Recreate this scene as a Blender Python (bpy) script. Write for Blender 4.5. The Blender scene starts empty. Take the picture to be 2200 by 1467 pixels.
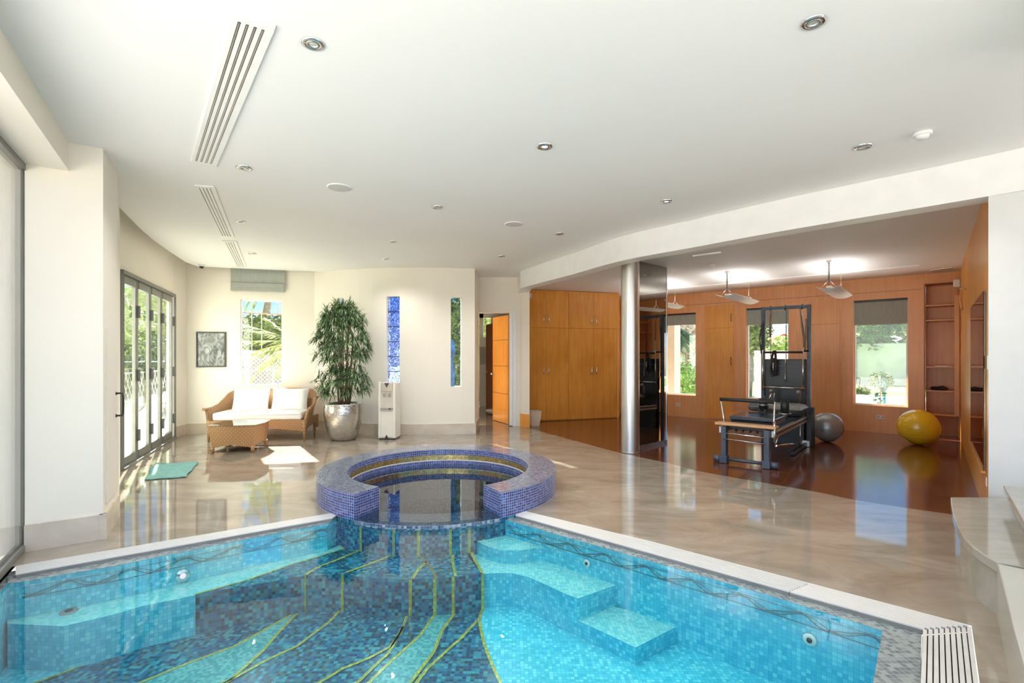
import bpy, bmesh, math, random
from mathutils import Vector, Matrix
from mathutils.geometry import tessellate_polygon
random.seed(7)
S = bpy.context.scene
COL = S.collection
# ---------------------------------------------------------------- camera
FP, HZ, CX, EYE = 1060.0, 766.0, 1100.0, 1.4
cam_d = bpy.data.cameras.new('camera'); cam = bpy.data.objects.new('camera', cam_d); COL.objects.link(cam)
cam_d.sensor_width = 36; cam_d.lens = FP/2200*36; cam_d.shift_y = (HZ-733.5)/2200
cam_d.clip_start = 0.05; cam_d.clip_end = 400
cam.location = (0, 0, EYE); cam.rotation_euler = (math.pi/2, 0, 0)
S.camera = cam
# ---------------------------------------------------------------- light
S.view_settings.view_transform = 'Standard'; S.view_settings.look = 'None'
S.view_settings.gamma = 1.0; S.view_settings.exposure = 0.86
try: S.view_settings.use_curve_mapping = False
except Exception: pass
S.cycles.max_bounces = 14; S.cycles.diffuse_bounces = 6; S.cycles.glossy_bounces = 6
S.cycles.transmission_bounces = 8; S.cycles.transparent_max_bounces = 24
S.cycles.sample_clamp_indirect = 6.0; S.cycles.caustics_reflective = False; S.cycles.caustics_refractive = False
S.cycles.use_denoising = True
W = bpy.data.worlds.new('sky'); S.world = W; W.use_nodes = True
nt = W.node_tree; nt.nodes.clear()
tc = nt.nodes.new('ShaderNodeTexCoord'); sx = nt.nodes.new('ShaderNodeSeparateXYZ')
rp = nt.nodes.new('ShaderNodeValToRGB'); bg = nt.nodes.new('ShaderNodeBackground'); wo = nt.nodes.new('ShaderNodeOutputWorld')
mr = nt.nodes.new('ShaderNodeMapRange'); mr.inputs[1].default_value = -0.3; mr.inputs[2].default_value = 1.0
nt.links.new(tc.outputs['Generated'], sx.inputs[0]); nt.links.new(sx.outputs[2], mr.inputs[0]); nt.links.new(mr.outputs[0], rp.inputs[0])
e = rp.color_ramp.elements
e[0].position = 0.0; e[0].color = (0.62, 0.60, 0.56, 1)
e[1].position = 1.0; e[1].color = (0.74, 0.76, 0.78, 1)
for p_, c_ in ((0.215, (0.66, 0.65, 0.62, 1)), (0.235, (0.76, 0.79, 0.82, 1)), (0.31, (0.20, 0.42, 0.72, 1)), (0.42, (0.12, 0.32, 0.62, 1)), (0.60, (0.46, 0.56, 0.72, 1))):
    q = rp.color_ramp.elements.new(p_); q.color = c_
bg.inputs[1].default_value = 1.35
nt.links.new(rp.outputs[0], bg.inputs[0]); nt.links.new(bg.outputs[0], wo.inputs[0])
sun_d = bpy.data.lights.new('sun', 'SUN'); sun = bpy.data.objects.new('sun', sun_d); COL.objects.link(sun)
sun_d.energy = 24.0; sun_d.angle = math.radians(0.6); sun_d.color = (1.0, 0.96, 0.90)
sun.rotation_euler = Vector((0.545, -0.838, -0.725)).to_track_quat('-Z', 'Y').to_euler()
def area(name, loc, aim, sx_, sy_, power, col=(1, 1, 1)):
    d = bpy.data.lights.new(name, 'AREA'); d.shape = 'RECTANGLE'; d.size = sx_; d.size_y = sy_; d.energy = power; d.color = col
    o = bpy.data.objects.new(name, d); COL.objects.link(o); o.location = loc
    o.rotation_euler = (Vector(aim)-Vector(loc)).to_track_quat('-Z', 'Y').to_euler(); return o
# fill light added behind the camera, standing in for an assumed glazed front
area('behind_camera_fill', (1.2, -2.2, 1.3), (0.2, 4.0, 2.6), 7.0, 2.4, 22, (1.0, 0.975, 0.94))
# daylight through the part of the big left window that lies beside the photographer
area('left_window_daylight', (-1.98, .95, 1.42), (2.2, 3.63, 1.9), 3.6, 2.4, 22, (1.0, 0.975, 0.94))

DLE = 36.0; PLE = 5.0
# ---------------------------------------------------------------- helpers
def F(px, py, z=0.0):
    Y = FP*(EYE-z)/(py-HZ); return Vector(((px-CX)/FP*Y, Y, z))
def P(px, py, Y): return Vector(((px-CX)/FP*Y, Y, EYE+(HZ-py)/FP*Y))
def ZZ(py, Y): return EYE+(HZ-py)/FP*Y
def V2(a): return Vector((a[0], a[1]))
def hit(px, p0, d):
    r = (px-CX)/FP
    return (r*p0[1]-p0[0])/(d[0]-r*d[1])
def V(*a): return Vector(a)
PI = math.pi
class MB:
    def __init__(s): s.v = []; s.f = []; s.uv = []; s.sm = []; s.mi = []
    def face(s, idx, uv=None, sm=False, mi=0): s.f.append(tuple(idx)); s.uv.append(uv); s.sm.append(sm); s.mi.append(mi)
    def add(s, pts):
        n = len(s.v); s.v += [Vector(p) if len(p) == 3 else Vector((p[0], p[1], 0)) for p in pts]; return list(range(n, n+len(pts)))
    def poly(s, pts, uv=None, sm=False, mi=0): s.face(s.add(pts), uv, sm, mi); return s
    def box(s, c, size, ex=(1, 0, 0), ey=None, ez=(0, 0, 1), mi=0):
        ex = Vector(ex).normalized(); ez = Vector(ez).normalized(); ey = Vector(ey).normalized() if ey is not None else ez.cross(ex).normalized()
        c = Vector(c); a, b, d = size[0]/2, size[1]/2, size[2]/2
        i = s.add([c+ex*(x*a)+ey*(y*b)+ez*(z*d) for z in (-1, 1) for (x, y) in ((-1, -1), (1, -1), (1, 1), (-1, 1))])
        for q in ((3, 2, 1, 0), (4, 5, 6, 7), (0, 1, 5, 4), (1, 2, 6, 5), (2, 3, 7, 6), (3, 0, 4, 7)): s.face([i[k] for k in q], mi=mi)
        return s
    def slab(s, p0, p1, z0, z1, t, off=0.0, mi=0):
        """upright slab along p0->p1, thickness t lying to the left of the line, shifted by off"""
        p0 = Vector((p0[0], p0[1], 0)); p1 = Vector((p1[0], p1[1], 0)); d = p1-p0; L = d.length; d = d.normalized(); n = Vector((-d.y, d.x, 0))
        return s.box((p0+p1)/2+n*(off+t/2)+Vector((0, 0, (z0+z1)/2)), (L, t, z1-z0), d, mi=mi)
    def bar(s, a, b, w, h=None, up=(0, 0, 1), mi=0):
        a = Vector(a); b = Vector(b); d = (b-a); L = d.length; d = d.normalized(); up = Vector(up)
        if abs(d.dot(up)) > .98: up = Vector((0, 1, 0))
        ey = up.cross(d).normalized(); ez = d.cross(ey)
        return s.box((a+b)/2, (L, w, h or w), d, ey, ez, mi=mi)
    def prism(s, pts, z0, z1, mi=0, cap=True):
        n = len(pts); a = s.add([(p[0], p[1], z0) for p in pts]); b = s.add([(p[0], p[1], z1) for p in pts])
        for i in range(n): j = (i+1) % n; s.face((a[i], a[j], b[j], b[i]), mi=mi)
        if cap:
            for t in tessellate_polygon([[Vector((p[0], p[1], 0)) for p in pts]]):
                s.face([b[k] for k in t], mi=mi); s.face([a[k] for k in reversed(t)], mi=mi)
        return s
    def flat(s, outer, holes=(), z=0.0, mi=0):
        loops = [[Vector((p[0], p[1], 0)) for p in outer]]+[[Vector((p[0], p[1], 0)) for p in h] for h in holes]
        pts = [p for l in loops for p in l]; i = s.add([(p.x, p.y, z) for p in pts])
        for t in tessellate_polygon(loops):
            a, b, c = (pts[k] for k in t)
            if (b-a).cross(c-a).z < 0: t = (t[0], t[2], t[1])
            s.face([i[k] for k in t], mi=mi)
        return s
    def tube(s, path, r, n=8, cap=True, mi=0, closed=False):
        path = [Vector(p) for p in path]; R = r if isinstance(r, (list, tuple)) else [r]*len(path); rings = []
        prev = None
        for k, p in enumerate(path):
            d = (path[min(k+1, len(path)-1)]-path[max(k-1, 0)]).normalized()
            if prev is None:
                u = d.cross(Vector((0, 0, 1)));
                if u.length < .05: u = d.cross(Vector((1, 0, 0)))
            else: u = prev-d*prev.dot(d)
            u.normalize(); prev = u; w = d.cross(u)
            rings.append(s.add([p+(u*math.cos(2*PI*q/n)+w*math.sin(2*PI*q/n))*R[k] for q in range(n)]))
        for a, b in zip(rings, rings[1:]):
            for q in range(n): s.face((a[q], a[(q+1) % n], b[(q+1) % n], b[q]), sm=True, mi=mi)
        if cap: s.face(rings[0][::-1], mi=mi); s.face(rings[-1], mi=mi)
        return s
    def lathe(s, prof, c=(0, 0, 0), n=32, mi=0, sx=1, sy=1, cap=False):
        c = Vector(c); rings = [s.add([c+Vector((math.cos(2*PI*q/n)*r*sx, math.sin(2*PI*q/n)*r*sy, z)) for q in range(n)]) for r, z in prof]
        for a, b in zip(rings, rings[1:]):
            for q in range(n): s.face((a[q], a[(q+1) % n], b[(q+1) % n], b[q]), sm=True, mi=mi)
        if cap: s.face(rings[0][::-1], mi=mi); s.face(rings[-1], mi=mi)
        return s
    def ball(s, c, r, n=32, m=18, mi=0):
        if not isinstance(r, (tuple, list)): r = (r, r, r)
        c = Vector(c); rings = []
        for k in range(m+1):
            t = PI*k/m; k_ = max(math.sin(t), 1e-4)
            rings.append(s.add([c+Vector((r[0]*k_*math.cos(2*PI*q/n), r[1]*k_*math.sin(2*PI*q/n), -r[2]*math.cos(t))) for q in range(n)]))
        for a, b in zip(rings, rings[1:]):
            for q in range(n): s.face((a[q], a[(q+1) % n], b[(q+1) % n], b[q]), sm=True, mi=mi)
        return s
    def arcwall(s, c, R, a0, a1, z0, z1, n=40, inward=False, mi=0):
        for k in range(n):
            t0 = a0+(a1-a0)*k/n; t1 = a0+(a1-a0)*(k+1)/n
            q = [(c[0]+R*math.cos(t0), c[1]+R*math.sin(t0), z0), (c[0]+R*math.cos(t1), c[1]+R*math.sin(t1), z0), (c[0]+R*math.cos(t1), c[1]+R*math.sin(t1), z1), (c[0]+R*math.cos(t0), c[1]+R*math.sin(t0), z1)]
            uv = [(R*t0, z0), (R*t1, z0), (R*t1, z1), (R*t0, z1)]
            if inward: q.reverse(); uv.reverse()
            s.poly(q, uv, sm=True, mi=mi)
        return s
    def ring(s, c, r0, r1, a0, a1, z, n=40, mi=0):
        for k in range(n):
            t0 = a0+(a1-a0)*k/n; t1 = a0+(a1-a0)*(k+1)/n; Rm = (r0+r1)/2
            q = [(c[0]+r*math.cos(t), c[1]+r*math.sin(t), z) for r, t in ((r0, t0), (r1, t0), (r1, t1), (r0, t1))]
            s.poly(q, [(Rm*t0, r0), (Rm*t0, r1), (Rm*t1, r1), (Rm*t1, r0)], mi=mi)
        return s
    def ribbon(s, pts, w, z, mi=0):
        """flat strip following a polyline on a level"""
        pts = [V2(p) for p in pts]; L = []; R = []
        for k, p in enumerate(pts):
            d = (pts[min(k+1, len(pts)-1)]-pts[max(k-1, 0)]).normalized(); n = Vector((-d.y, d.x))*w/2
            L.append((p.x+n.x, p.y+n.y, z)); R.append((p.x-n.x, p.y-n.y, z))
        for k in range(len(pts)-1): s.poly([R[k], R[k+1], L[k+1], L[k]], mi=mi)
        return s
    def build(s, name, mat, parent=None, local=False, bevel=0, subd=0, solid=0, smooth=False):
        me = bpy.data.meshes.new(name); vs = s.v
        if parent is not None and not local:
            M = (Matrix.Translation(parent.location) @ parent.rotation_euler.to_matrix().to_4x4()).inverted()
            pp = parent.parent
            if pp is not None: M = M @ (Matrix.Translation(pp.location) @ pp.rotation_euler.to_matrix().to_4x4()).inverted()
            vs = [M @ v for v in vs]
        me.from_pydata([tuple(v) for v in vs], [], s.f); me.validate(clean_customdata=False)
        ul = me.uv_layers.new(name='UVMap')
        if len(me.polygons) == len(s.f):
            for p, uv in zip(me.polygons, s.uv):
                if uv is None:
                    vv = [s.v[k] for k in p.vertices]; n = Vector((0, 0, 0))
                    for k in range(1, len(vv)-1): n += (vv[k]-vv[0]).cross(vv[k+1]-vv[0])
                    n = n.normalized() if n.length > 1e-12 else Vector((0, 0, 1))
                    if abs(n.z) > .7: uv = [(q.x, q.y) for q in vv]
                    else:
                        t = Vector((-n.y, n.x, 0)).normalized(); uv = [(q.dot(t), q.z) for q in vv]
                for li, c in zip(p.loop_indices, uv): ul.data[li].uv = c
            for p, m_, i_ in zip(me.polygons, s.sm, s.mi): p.use_smooth = m_ or smooth; p.material_index = i_
        for m_ in (mat if isinstance(mat, (list, tuple)) else [mat]): me.materials.append(m_)
        o = bpy.data.objects.new(name, me); COL.objects.link(o)
        if parent is not None: o.parent = parent
        if bevel:
            b = o.modifiers.new('edge', 'BEVEL'); b.width = bevel; b.segments = 2; b.limit_method = 'ANGLE'; b.angle_limit = .7
        if subd:
            b = o.modifiers.new('round', 'SUBSURF'); b.levels = subd; b.render_levels = subd
        if solid:
            b = o.modifiers.new('thick', 'SOLIDIFY'); b.thickness = solid; b.offset = 0
        return o
def thing(name, label, cat, loc=(0, 0, 0), rz=0.0, group=None, kind=None):
    o = bpy.data.objects.new(name, None); COL.objects.link(o); o.location = loc; o.rotation_euler = (0, 0, rz)
    o.empty_display_size = .1; return tag(o, label, cat, group, kind)
def tag(o, label=None, cat=None, group=None, kind=None):
    if label: o['label'] = label
    if cat: o['category'] = cat
    if group: o['group'] = group
    if kind: o['kind'] = kind
    return o
def struct(mb, name, mat, label, cat, parent=None, **k): return tag(mb.build(name, mat, parent, **k), label, cat, kind='structure')
def copy_tree(o, parent=None):
    c = o.copy(); COL.objects.link(c)
    if parent is not None: c.parent = parent
    for ch in [x for x in o.children]: copy_tree(ch, c)
    return c

# ---------------------------------------------------------------- materials
def newmat(name):
    m = bpy.data.materials.new(name); m.use_nodes = True; t = m.node_tree; b = t.nodes.get('Principled BSDF'); return m, t, b
def N(t, k, **a):
    n = t.nodes.new(k)
    for q, v in a.items(): setattr(n, q, v)
    return n
def mat(name, col, rough=.6, metal=0.0, var=.05, scale=6.0, bump=0.0, bscale=60.0, spec=.5, stretch=(1, 1, 1), col2=None, coat=0.0, aniso=None, emit=0):
    m, t, b = newmat(name); L = t.links.new
    tcn = N(t, 'ShaderNodeTexCoord'); mp = N(t, 'ShaderNodeMapping'); mp.inputs['Scale'].default_value = stretch
    L(tcn.outputs['Object'], mp.inputs[0])
    no = N(t, 'ShaderNodeTexNoise'); no.inputs['Scale'].default_value = scale; no.inputs['Detail'].default_value = 5
    L(mp.outputs[0], no.inputs['Vector'])
    mx = N(t, 'ShaderNodeMix', data_type='RGBA')
    c1 = tuple(min(1, max(0, x*(1-var))) for x in col[:3])+(1,); c2 = (tuple(col2)+(1,)) if col2 else tuple(min(1, x*(1+var)) for x in col[:3])+(1,)
    mx.inputs[6].default_value = c1; mx.inputs[7].default_value = c2
    cr = N(t, 'ShaderNodeMapRange'); cr.inputs[1].default_value = .35; cr.inputs[2].default_value = .65
    L(no.outputs[0], cr.inputs[0]); L(cr.outputs[0], mx.inputs[0]); L(mx.outputs[2], b.inputs['Base Color'])
    b.inputs['Roughness'].default_value = rough; b.inputs['Metallic'].default_value = metal
    b.inputs['Specular IOR Level'].default_value = spec
    if coat: b.inputs['Coat Weight'].default_value = coat; b.inputs['Coat Roughness'].default_value = .06
    if emit: L(mx.outputs[2], b.inputs['Emission Color']); b.inputs['Emission Strength'].default_value = emit
    if bump:
        n2 = N(t, 'ShaderNodeTexNoise'); n2.inputs['Scale'].default_value = bscale; L(mp.outputs[0], n2.inputs['Vector'])
        bm = N(t, 'ShaderNodeBump'); bm.inputs['Strength'].default_value = bump; bm.inputs['Distance'].default_value = .01
        L(n2.outputs[0], bm.inputs['Height']); L(bm.outputs[0], b.inputs['Normal'])
    return m
def mosaic(name, pal, grout, tile=.025, rough=.18, g=.09, metal=0.0, spec=.5):
    m, t, b = newmat(name); L = t.links.new
    tcn = N(t, 'ShaderNodeTexCoord'); sc = N(t, 'ShaderNodeVectorMath', operation='SCALE'); sc.inputs['Scale'].default_value = 1/tile
    L(tcn.outputs['UV'], sc.inputs[0])
    fl = N(t, 'ShaderNodeVectorMath', operation='FLOOR'); fr = N(t, 'ShaderNodeVectorMath', operation='FRACTION')
    L(sc.outputs[0], fl.inputs[0]); L(sc.outputs[0], fr.inputs[0])
    wn = N(t, 'ShaderNodeTexWhiteNoise', noise_dimensions='2D'); L(fl.outputs[0], wn.inputs['Vector'])
    rp = N(t, 'ShaderNodeValToRGB'); rp.color_ramp.interpolation = 'CONSTANT'; es = rp.color_ramp.elements
    es[0].color = tuple(pal[0])+(1,); es[1].position = 1/len(pal); es[1].color = tuple(pal[1 % len(pal)])+(1,)
    for k in range(2, len(pal)): q = es.new(k/len(pal)); q.color = tuple(pal[k])+(1,)
    L(wn.outputs['Value'], rp.inputs[0])
    sp = N(t, 'ShaderNodeSeparateXYZ'); L(fr.outputs[0], sp.inputs[0])
    mn = N(t, 'ShaderNodeMath', operation='MINIMUM'); L(sp.outputs[0], mn.inputs[0]); L(sp.outputs[1], mn.inputs[1])
    gt = N(t, 'ShaderNodeMath', operation='GREATER_THAN'); gt.inputs[1].default_value = g; L(mn.outputs[0], gt.inputs[0])
    mx = N(t, 'ShaderNodeMix', data_type='RGBA'); mx.inputs[6].default_value = tuple(grout)+(1,); L(rp.outputs[0], mx.inputs[7]); L(gt.outputs[0], mx.inputs[0])
    L(mx.outputs[2], b.inputs['Base Color']); b.inputs['Roughness'].default_value = rough; b.inputs['Metallic'].default_value = metal
    b.inputs['Specular IOR Level'].default_value = spec
    return m
def veneer(name, ca, cb, rough=.32, ang=0.0, vert=True):
    m, t, b = newmat(name); L = t.links.new
    tcn = N(t, 'ShaderNodeTexCoord'); mp = N(t, 'ShaderNodeMapping'); mp.inputs['Scale'].default_value = (9, 9, .7) if vert else (1.2, 9, 9)
    L(tcn.outputs['Object'], mp.inputs[0])
    no = N(t, 'ShaderNodeTexNoise'); no.inputs['Scale'].default_value = 2.2; no.inputs['Detail'].default_value = 8; no.inputs['Roughness'].default_value = .65
    L(mp.outputs[0], no.inputs['Vector'])
    n2 = N(t, 'ShaderNodeTexNoise'); n2.inputs['Scale'].default_value = 1.1; n2.inputs['Detail'].default_value = 3; L(tcn.outputs['Object'], n2.inputs['Vector'])
    ad = N(t, 'ShaderNodeMath', operation='ADD'); L(no.outputs[0], ad.inputs[0]); L(n2.outputs[0], ad.inputs[1])
    cr = N(t, 'ShaderNodeMapRange'); cr.inputs[1].default_value = .75; cr.inputs[2].default_value = 1.25; L(ad.outputs[0], cr.inputs[0])
    mx = N(t, 'ShaderNodeMix', data_type='RGBA'); mx.inputs[6].default_value = tuple(ca)+(1,); mx.inputs[7].default_value = tuple(cb)+(1,)
    L(cr.outputs[0], mx.inputs[0]); L(mx.outputs[2], b.inputs['Base Color']); b.inputs['Roughness'].default_value = rough
    return m
def marble(name, ca, cb, rough=.07, tile=0.0, rot=0.0, joint=(.42, .38, .32)):
    m, t, b = newmat(name); L = t.links.new
    tcn = N(t, 'ShaderNodeTexCoord'); mp = N(t, 'ShaderNodeMapping'); mp.inputs['Rotation'].default_value = (0, 0, rot); L(tcn.outputs['Object'], mp.inputs[0])
    m2 = N(t, 'ShaderNodeMapping'); m2.inputs['Scale'].default_value = (1.0, 1.9, 1.5); L(mp.outputs[0], m2.inputs[0])
    no = N(t, 'ShaderNodeTexNoise'); no.inputs['Scale'].default_value = 1.6; no.inputs['Detail'].default_value = 9; no.inputs['Roughness'].default_value = .62; no.inputs['Distortion'].default_value = 1.2
    L(m2.outputs[0], no.inputs['Vector'])
    cr = N(t, 'ShaderNodeMapRange'); cr.inputs[1].default_value = .32; cr.inputs[2].default_value = .68; L(no.outputs[0], cr.inputs[0])
    mx = N(t, 'ShaderNodeMix', data_type='RGBA'); mx.inputs[6].default_value = tuple(ca)+(1,); mx.inputs[7].default_value = tuple(cb)+(1,); L(cr.outputs[0], mx.inputs[0])
    out = mx.outputs[2]
    if tile:
        sc = N(t, 'ShaderNodeVectorMath', operation='SCALE'); sc.inputs['Scale'].default_value = 1/tile; L(mp.outputs[0], sc.inputs[0])
        fr = N(t, 'ShaderNodeVectorMath', operation='FRACTION'); L(sc.outputs[0], fr.inputs[0]); sp = N(t, 'ShaderNodeSeparateXYZ'); L(fr.outputs[0], sp.inputs[0])
        fl = N(t, 'ShaderNodeVectorMath', operation='FLOOR'); L(sc.outputs[0], fl.inputs[0]); wn = N(t, 'ShaderNodeTexWhiteNoise', noise_dimensions='2D'); L(fl.outputs[0], wn.inputs['Vector'])
        hv = N(t, 'ShaderNodeMapRange'); hv.inputs[3].default_value = .97; hv.inputs[4].default_value = 1.03; L(wn.outputs['Value'], hv.inputs[0])
        ml = N(t, 'ShaderNodeVectorMath', operation='SCALE'); L(out, ml.inputs[0]); L(hv.outputs[0], ml.inputs['Scale'])
        mn = N(t, 'ShaderNodeMath', operation='MINIMUM'); L(sp.outputs[0], mn.inputs[0]); L(sp.outputs[1], mn.inputs[1])
        gt = N(t, 'ShaderNodeMath', operation='GREATER_THAN'); gt.inputs[1].default_value = .003/tile; L(mn.outputs[0], gt.inputs[0])
        m3 = N(t, 'ShaderNodeMix', data_type='RGBA'); m3.inputs[6].default_value = tuple(joint)+(1,); L(ml.outputs[0], m3.inputs[7]); L(gt.outputs[0], m3.inputs[0]); out = m3.outputs[2]
    L(out, b.inputs['Base Color']); b.inputs['Roughness'].default_value = rough; b.inputs['Specular IOR Level'].default_value = .65
    return m
def glassy(name, tint=(1, 1, 1), refl=1.0, ior=1.45, rough=0.0, bump=0.0, bscale=3.0, bdist=.01, coord='Object', voro=False, tint2=None):
    m, t, b = newmat(name); t.nodes.remove(b); L = t.links.new; out = t.nodes['Material Output']
    tr = N(t, 'ShaderNodeBsdfTransparent'); tr.inputs[0].default_value = tuple(tint)+(1,)
    gl = N(t, 'ShaderNodeBsdfGlossy'); gl.inputs['Roughness'].default_value = rough; gl.inputs[0].default_value = (refl, refl, refl, 1)
    lw = N(t, 'ShaderNodeLayerWeight'); pw = N(t, 'ShaderNodeMath', operation='POWER'); pw.inputs[1].default_value = 5.0; L(lw.outputs['Facing'], pw.inputs[0])
    f0 = ((ior-1)/(ior+1))**2; fr = N(t, 'ShaderNodeMath', operation='MULTIPLY_ADD'); fr.inputs[1].default_value = 1-f0; fr.inputs[2].default_value = f0; L(pw.outputs[0], fr.inputs[0]); mx = N(t, 'ShaderNodeMixShader')
    L(fr.outputs[0], mx.inputs[0]); L(tr.outputs[0], mx.inputs[1]); L(gl.outputs[0], mx.inputs[2]); L(mx.outputs[0], out.inputs[0])
    tcn = N(t, 'ShaderNodeTexCoord')
    n2 = N(t, 'ShaderNodeTexVoronoi') if voro else N(t, 'ShaderNodeTexNoise')
    n2.inputs['Scale'].default_value = bscale; L(tcn.outputs[coord], n2.inputs['Vector'])
    if tint2:
        cr = N(t, 'ShaderNodeMapRange'); cr.inputs[1].default_value = .42; cr.inputs[2].default_value = .62; n3 = N(t, 'ShaderNodeTexNoise'); n3.inputs['Scale'].default_value = bscale*.9; n3.inputs['Distortion'].default_value = 1.5; L(tcn.outputs[coord], n3.inputs['Vector'])
        mc = N(t, 'ShaderNodeMix', data_type='RGBA'); mc.inputs[6].default_value = tuple(tint)+(1,); mc.inputs[7].default_value = tuple(tint2)+(1,); L(n3.outputs[0], cr.inputs[0]); L(cr.outputs[0], mc.inputs[0]); L(mc.outputs[2], tr.inputs[0])
    bm = N(t, 'ShaderNodeBump'); bm.inputs['Strength'].default_value = bump; bm.inputs['Distance'].default_value = bdist
    L(n2.outputs[0], bm.inputs['Height']); L(bm.outputs[0], gl.inputs['Normal']); L(bm.outputs[0], lw.inputs['Normal'])
    return m
def boards(name, ca, cb, rot, bw=.13, rough=.1):
    m, t, b = newmat(name); L = t.links.new
    tcn = N(t, 'ShaderNodeTexCoord'); mp = N(t, 'ShaderNodeMapping'); mp.inputs['Rotation'].default_value = (0, 0, rot); L(tcn.outputs['Object'], mp.inputs[0])
    br = N(t, 'ShaderNodeTexBrick'); br.inputs['Scale'].default_value = 1.0; br.inputs['Brick Width'].default_value = 1.6; br.inputs['Row Height'].default_value = bw
    br.inputs['Mortar Size'].default_value = .0015; br.inputs['Color1'].default_value = tuple(ca)+(1,); br.inputs['Color2'].default_value = tuple(cb)+(1,)
    br.inputs['Mortar'].default_value = (.03, .012, .006, 1); L(mp.outputs[0], br.inputs['Vector'])
    m2 = N(t, 'ShaderNodeMapping'); m2.inputs['Scale'].default_value = (1.5, 22, 1); L(mp.outputs[0], m2.inputs[0])
    no = N(t, 'ShaderNodeTexNoise'); no.inputs['Scale'].default_value = 2; no.inputs['Detail'].default_value = 6; L(m2.outputs[0], no.inputs['Vector'])
    hv = N(t, 'ShaderNodeMapRange'); hv.inputs[3].default_value = .6; hv.inputs[4].default_value = 1.4; L(no.outputs[0], hv.inputs[0])
    ml = N(t, 'ShaderNodeVectorMath', operation='SCALE'); L(br.outputs[0], ml.inputs[0]); L(hv.outputs[0], ml.inputs['Scale'])
    L(ml.outputs[0], b.inputs['Base Color']); b.inputs['Roughness'].default_value = rough; b.inputs['Specular IOR Level'].default_value = .75
    bm = N(t, 'ShaderNodeBump'); bm.inputs['Strength'].default_value = .12; bm.inputs['Distance'].default_value = .004
    L(br.outputs['Fac'], bm.inputs['Height']); bm.invert = True; L(bm.outputs[0], b.inputs['Normal'])
    return m
def wicker(name, ca, cb):
    m, t, b = newmat(name); L = t.links.new
    tcn = N(t, 'ShaderNodeTexCoord'); sc = N(t, 'ShaderNodeVectorMath', operation='SCALE'); sc.inputs['Scale'].default_value = 1/.028; L(tcn.outputs['UV'], sc.inputs[0])
    ck = N(t, 'ShaderNodeTexChecker'); ck.inputs['Scale'].default_value = 1; L(sc.outputs[0], ck.inputs['Vector'])
    ck.inputs['Color1'].default_value = tuple(ca)+(1,); ck.inputs['Color2'].default_value = tuple(cb)+(1,)
    fr = N(t, 'ShaderNodeVectorMath', operation='FRACTION'); L(sc.outputs[0], fr.inputs[0]); sp = N(t, 'ShaderNodeSeparateXYZ'); L(fr.outputs[0], sp.inputs[0])
    mn = N(t, 'ShaderNodeMath', operation='MINIMUM'); L(sp.outputs[0], mn.inputs[0]); L(sp.outputs[1], mn.inputs[1])
    gt = N(t, 'ShaderNodeMapRange'); gt.inputs[1].default_value = .02; gt.inputs[2].default_value = .2; L(mn.outputs[0], gt.inputs[0])
    mx = N(t, 'ShaderNodeMix', data_type='RGBA'); mx.inputs[6].default_value = tuple(x*.45 for x in cb)+(1,); L(ck.outputs[0], mx.inputs[7]); L(gt.outputs[0], mx.inputs[0])
    L(mx.outputs[2], b.inputs['Base Color']); b.inputs['Roughness'].default_value = .55
    bm = N(t, 'ShaderNodeBump'); bm.inputs['Strength'].default_value = .5; bm.inputs['Distance'].default_value = .004; L(gt.outputs[0], bm.inputs['Height']); L(bm.outputs[0], b.inputs['Normal'])
    return m
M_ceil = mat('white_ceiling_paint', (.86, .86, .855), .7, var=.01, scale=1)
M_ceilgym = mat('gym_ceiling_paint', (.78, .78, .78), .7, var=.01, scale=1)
M_cream = mat('cream_wall_paint', (.82, .77, .68), .65, var=.015, scale=.8)
M_pill = mat('shaded_white_paint', (.66, .66, .65), .55, var=.02)  # white wall paint darkened to carry the weaker light on the right wall end
M_white = mat('white_paint', (.84, .84, .83), .5, var=.02)
M_ext = mat('white_render', (.92, .89, .82), .8, var=.03, scale=2)
M_floor = marble('polished_beige_marble', (.235, .195, .15), (.36, .31, .25), .045, tile=.6, rot=.10, joint=(.27, .23, .18))
M_base = marble('marble_baseboard', (.52, .44, .35), (.66, .59, .50), .15)
M_bench = marble('pale_grey_marble', (.31, .295, .25), (.42, .40, .35), .08)
M_timber = boards('polished_jarrah', (.105, .032, .013), (.155, .052, .022), math.atan2(.653, .757), .11, .12)
M_ven = veneer('orange_veneer', (.70, .275, .040), (.88, .42, .085))
M_ven2 = veneer('reddish_veneer', (.72, .32, .12), (.85, .43, .18))
M_vend = veneer('dark_veneer', (.10, .025, .006), (.17, .05, .012))
M_venf = veneer('light_veneer', (.60, .26, .07), (.72, .36, .12))
M_steel = mat('brushed_steel', (.74, .73, .70), .33, 1.0, var=.08, stretch=(8, 8, .3), bump=.05, bscale=8)
M_chrome = mat('chrome', (.75, .75, .75), .12, 1.0, var=.03)
M_alu = mat('brushed_aluminium', (.62, .62, .60), .35, 1.0, var=.05)
M_grey = mat('grey_powdercoat', (.19, .19, .17), .4, 0.0, var=.05)
M_dark = mat('dark_metal', (.035, .035, .035), .4, .3, var=.1)
M_slate = mat('slate_metal', (.075, .095, .13), .4, .2, var=.1)
M_black = mat('black_vinyl', (.018, .022, .022), .35, var=.2)
M_bpad = mat('blue_black_pad', (.03, .04, .06), .22, var=.2)
M_glass = glassy('clear_glass', (.965, .975, .97), 1.0, 1.5)
M_cglass = glassy('low_iron_glass', (.985, .985, .975), 1.0, 1.45)
M_tglass = glassy('tinted_door_glass', (.80, .90, .84), 1.0, 1.6)
M_tabglass = glassy('table_glass', (.6, .62, .6), 1.0, 1.9)
M_mirror = mat('smoked_mirror', (.36, .35, .32), .02, 1.0, var=.01)
M_mirror2 = mat('bronze_mirror', (.25, .20, .15), .02, 1.0, var=.01)
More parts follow.
